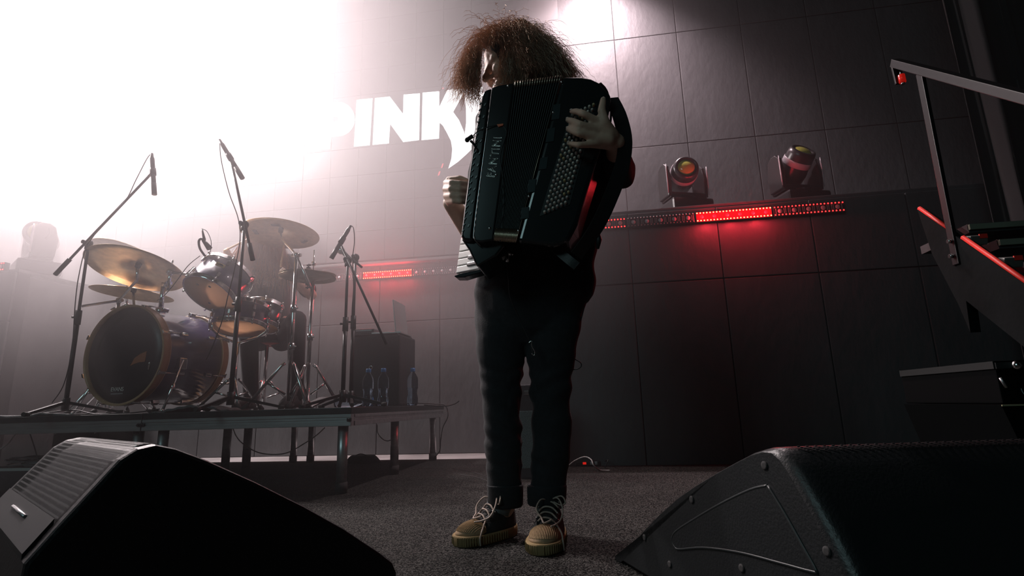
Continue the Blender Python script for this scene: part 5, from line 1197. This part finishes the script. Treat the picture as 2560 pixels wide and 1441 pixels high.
cable('black cable running over the riser corner down to the floor', [P(1045, 1009, 3.6), P(1080, 1010, 3.7), P(1112, 1014, 3.75), P(1120, 1040, 3.72), P(1107, 1070, 3.72), P(1102, 1100, 3.72), P(1098, 1130, 3.72), P(1076, 1153, 3.72)], .0035)
cable('black cable curling up past the end of the riser', [P(1060, 1013, 3.72), P(1110, 1016, 3.74), P(1135, 1011, 3.74), P(1148, 1003, 3.74)], .0035)
bg_ = thing('gear_bag', 'low black bag lying on the floor beneath the right deck', 'bag', Gp(905, 1160))
p0 = Gp(905, 1158); q = MB(); q.loft([[V(p0.x+(.16-k*.02)*math.cos(a)*(1 if math.cos(a) > 0 else .9), p0.y+.07*math.sin(a), .007+z) for a in [2*math.pi*i/18 for i in range(18)]] for k, z in enumerate((0, .02, .04, .055))]); q.build('shell', M_cloth, bg_)
q = MB(); q.tube(bez([V(p0.x-.05, p0.y-.02, .06), V(p0.x, p0.y-.03, .075), V(p0.x+.05, p0.y-.02, .06)], 5), .004, 6); q.build('handle', M_strap, bg_)
yt = thing('yellow_tag', 'small yellow plastic tag by the back wall under the riser', 'tag', P(1083, 1128, 4.75))
pY = P(1083, 1130, 4.79); q = MB(); q.box((pY.x, pY.y, .03), (.042, .012, .016), Matrix.Rotation(.15, 3, 'Y'), bev=.002); q.box((pY.x-.016, pY.y, .014), (.008, .01, .026)); q.build('plate', mat('yellow_plastic', (.75, .45, .03), .5), yt)
# amplifier behind the player's legs
xa = P(1322, 1040, 3.1).x; zt4 = P(1322, 962, 3.1).z
gb = thing('guitar_amplifier', 'small amplifier with grey grille cloth behind the legs of the player', 'amplifier', (xa, 3.22, .006))
q = MB(); q.box((xa, 3.24, zt4/2+.003), (.16, .22, zt4-.006), bev=.008); q.build('cabinet', M_case, gb)
q = MB(); q.box((xa, 3.126, zt4*.42), (.13, .012, zt4*.6), bev=.003); q.build('grille_cloth', mat('grille_cloth', (.12, .16, .16), .7, noise=.6, nscale=220, bump=.6, bscale=220), gb)
q = MB(); q.box((xa-.01, 3.122, zt4-.045), (.03, .012, .022), bev=.002); q.tube([(xa-.01, 3.12, zt4-.045), (xa-.01, 3.112, zt4-.045)], .006, 10); q.build('socket', M_chrome, gb)
# power strip right of the feet, with leads
pp_ = Gp(1462, 1166); ps = thing('power_strip', 'power strip with a glowing red switch on the carpet edge', 'power strip', pp_)
q = MB(); q.box(pp_+V(.02, 0, .018), (.16, .05, .03), bev=.006); q.build('body', M_black, ps)
q = MB(); q.box(pp_+V(.0, -.026, .02), (.022, .004, .014)); q.build('switch', mat('red_switch', (.7, .03, .02), .3, emit=.5, ecol=(1, .02, .01)), ps)
for dx in (.045, .075): q = MB(); q.box(pp_+V(dx, -.026, .02), (.018, .006, .02), bev=.002); q.build('plug', M_alu, ps)
cable('grey lead arching out of the power strip', [Gp(1420, 1166), P(1438, 1152, 3.55), P(1462, 1143, 3.5), P(1478, 1150, 3.45), P(1485, 1165, 3.42), Gp(1500, 1176), Gp(1525, 1177)], .0042, mat('grey_lead', (.40, .38, .37), .4))
cable('thin black lead trailing from the power strip to the right', [Gp(1470, 1163), Gp(1500, 1160), P(1520, 1150, 3.6), Gp(1512, 1170)], .003)
for k, (a, c) in enumerate((((1130, 1172), (1225, 1196)), ((1150, 1188), (1225, 1206)))):
    cable(('upper' if k == 0 else 'lower')+' black cable lying on the carpet left of the feet', [Gp(*a), Gp((a[0]+c[0])/2, (a[1]+c[1])/2-4), Gp(*c)], .0035)
# slack cables at the foot of the bass drum
cable('black cable lying along the deck edge in front of the bass drum', [V(P(60, 1010, 2.66).x, 2.66, ZD+.005), V(P(180, 1010, 2.70).x, 2.70, ZD+.03), V(P(240, 1010, 2.66).x, 2.66, ZD+.005), V(P(330, 1010, 2.72).x, 2.72, ZD+.005), V(P(400, 1010, 2.68).x, 2.68, ZD+.02)], .0035)
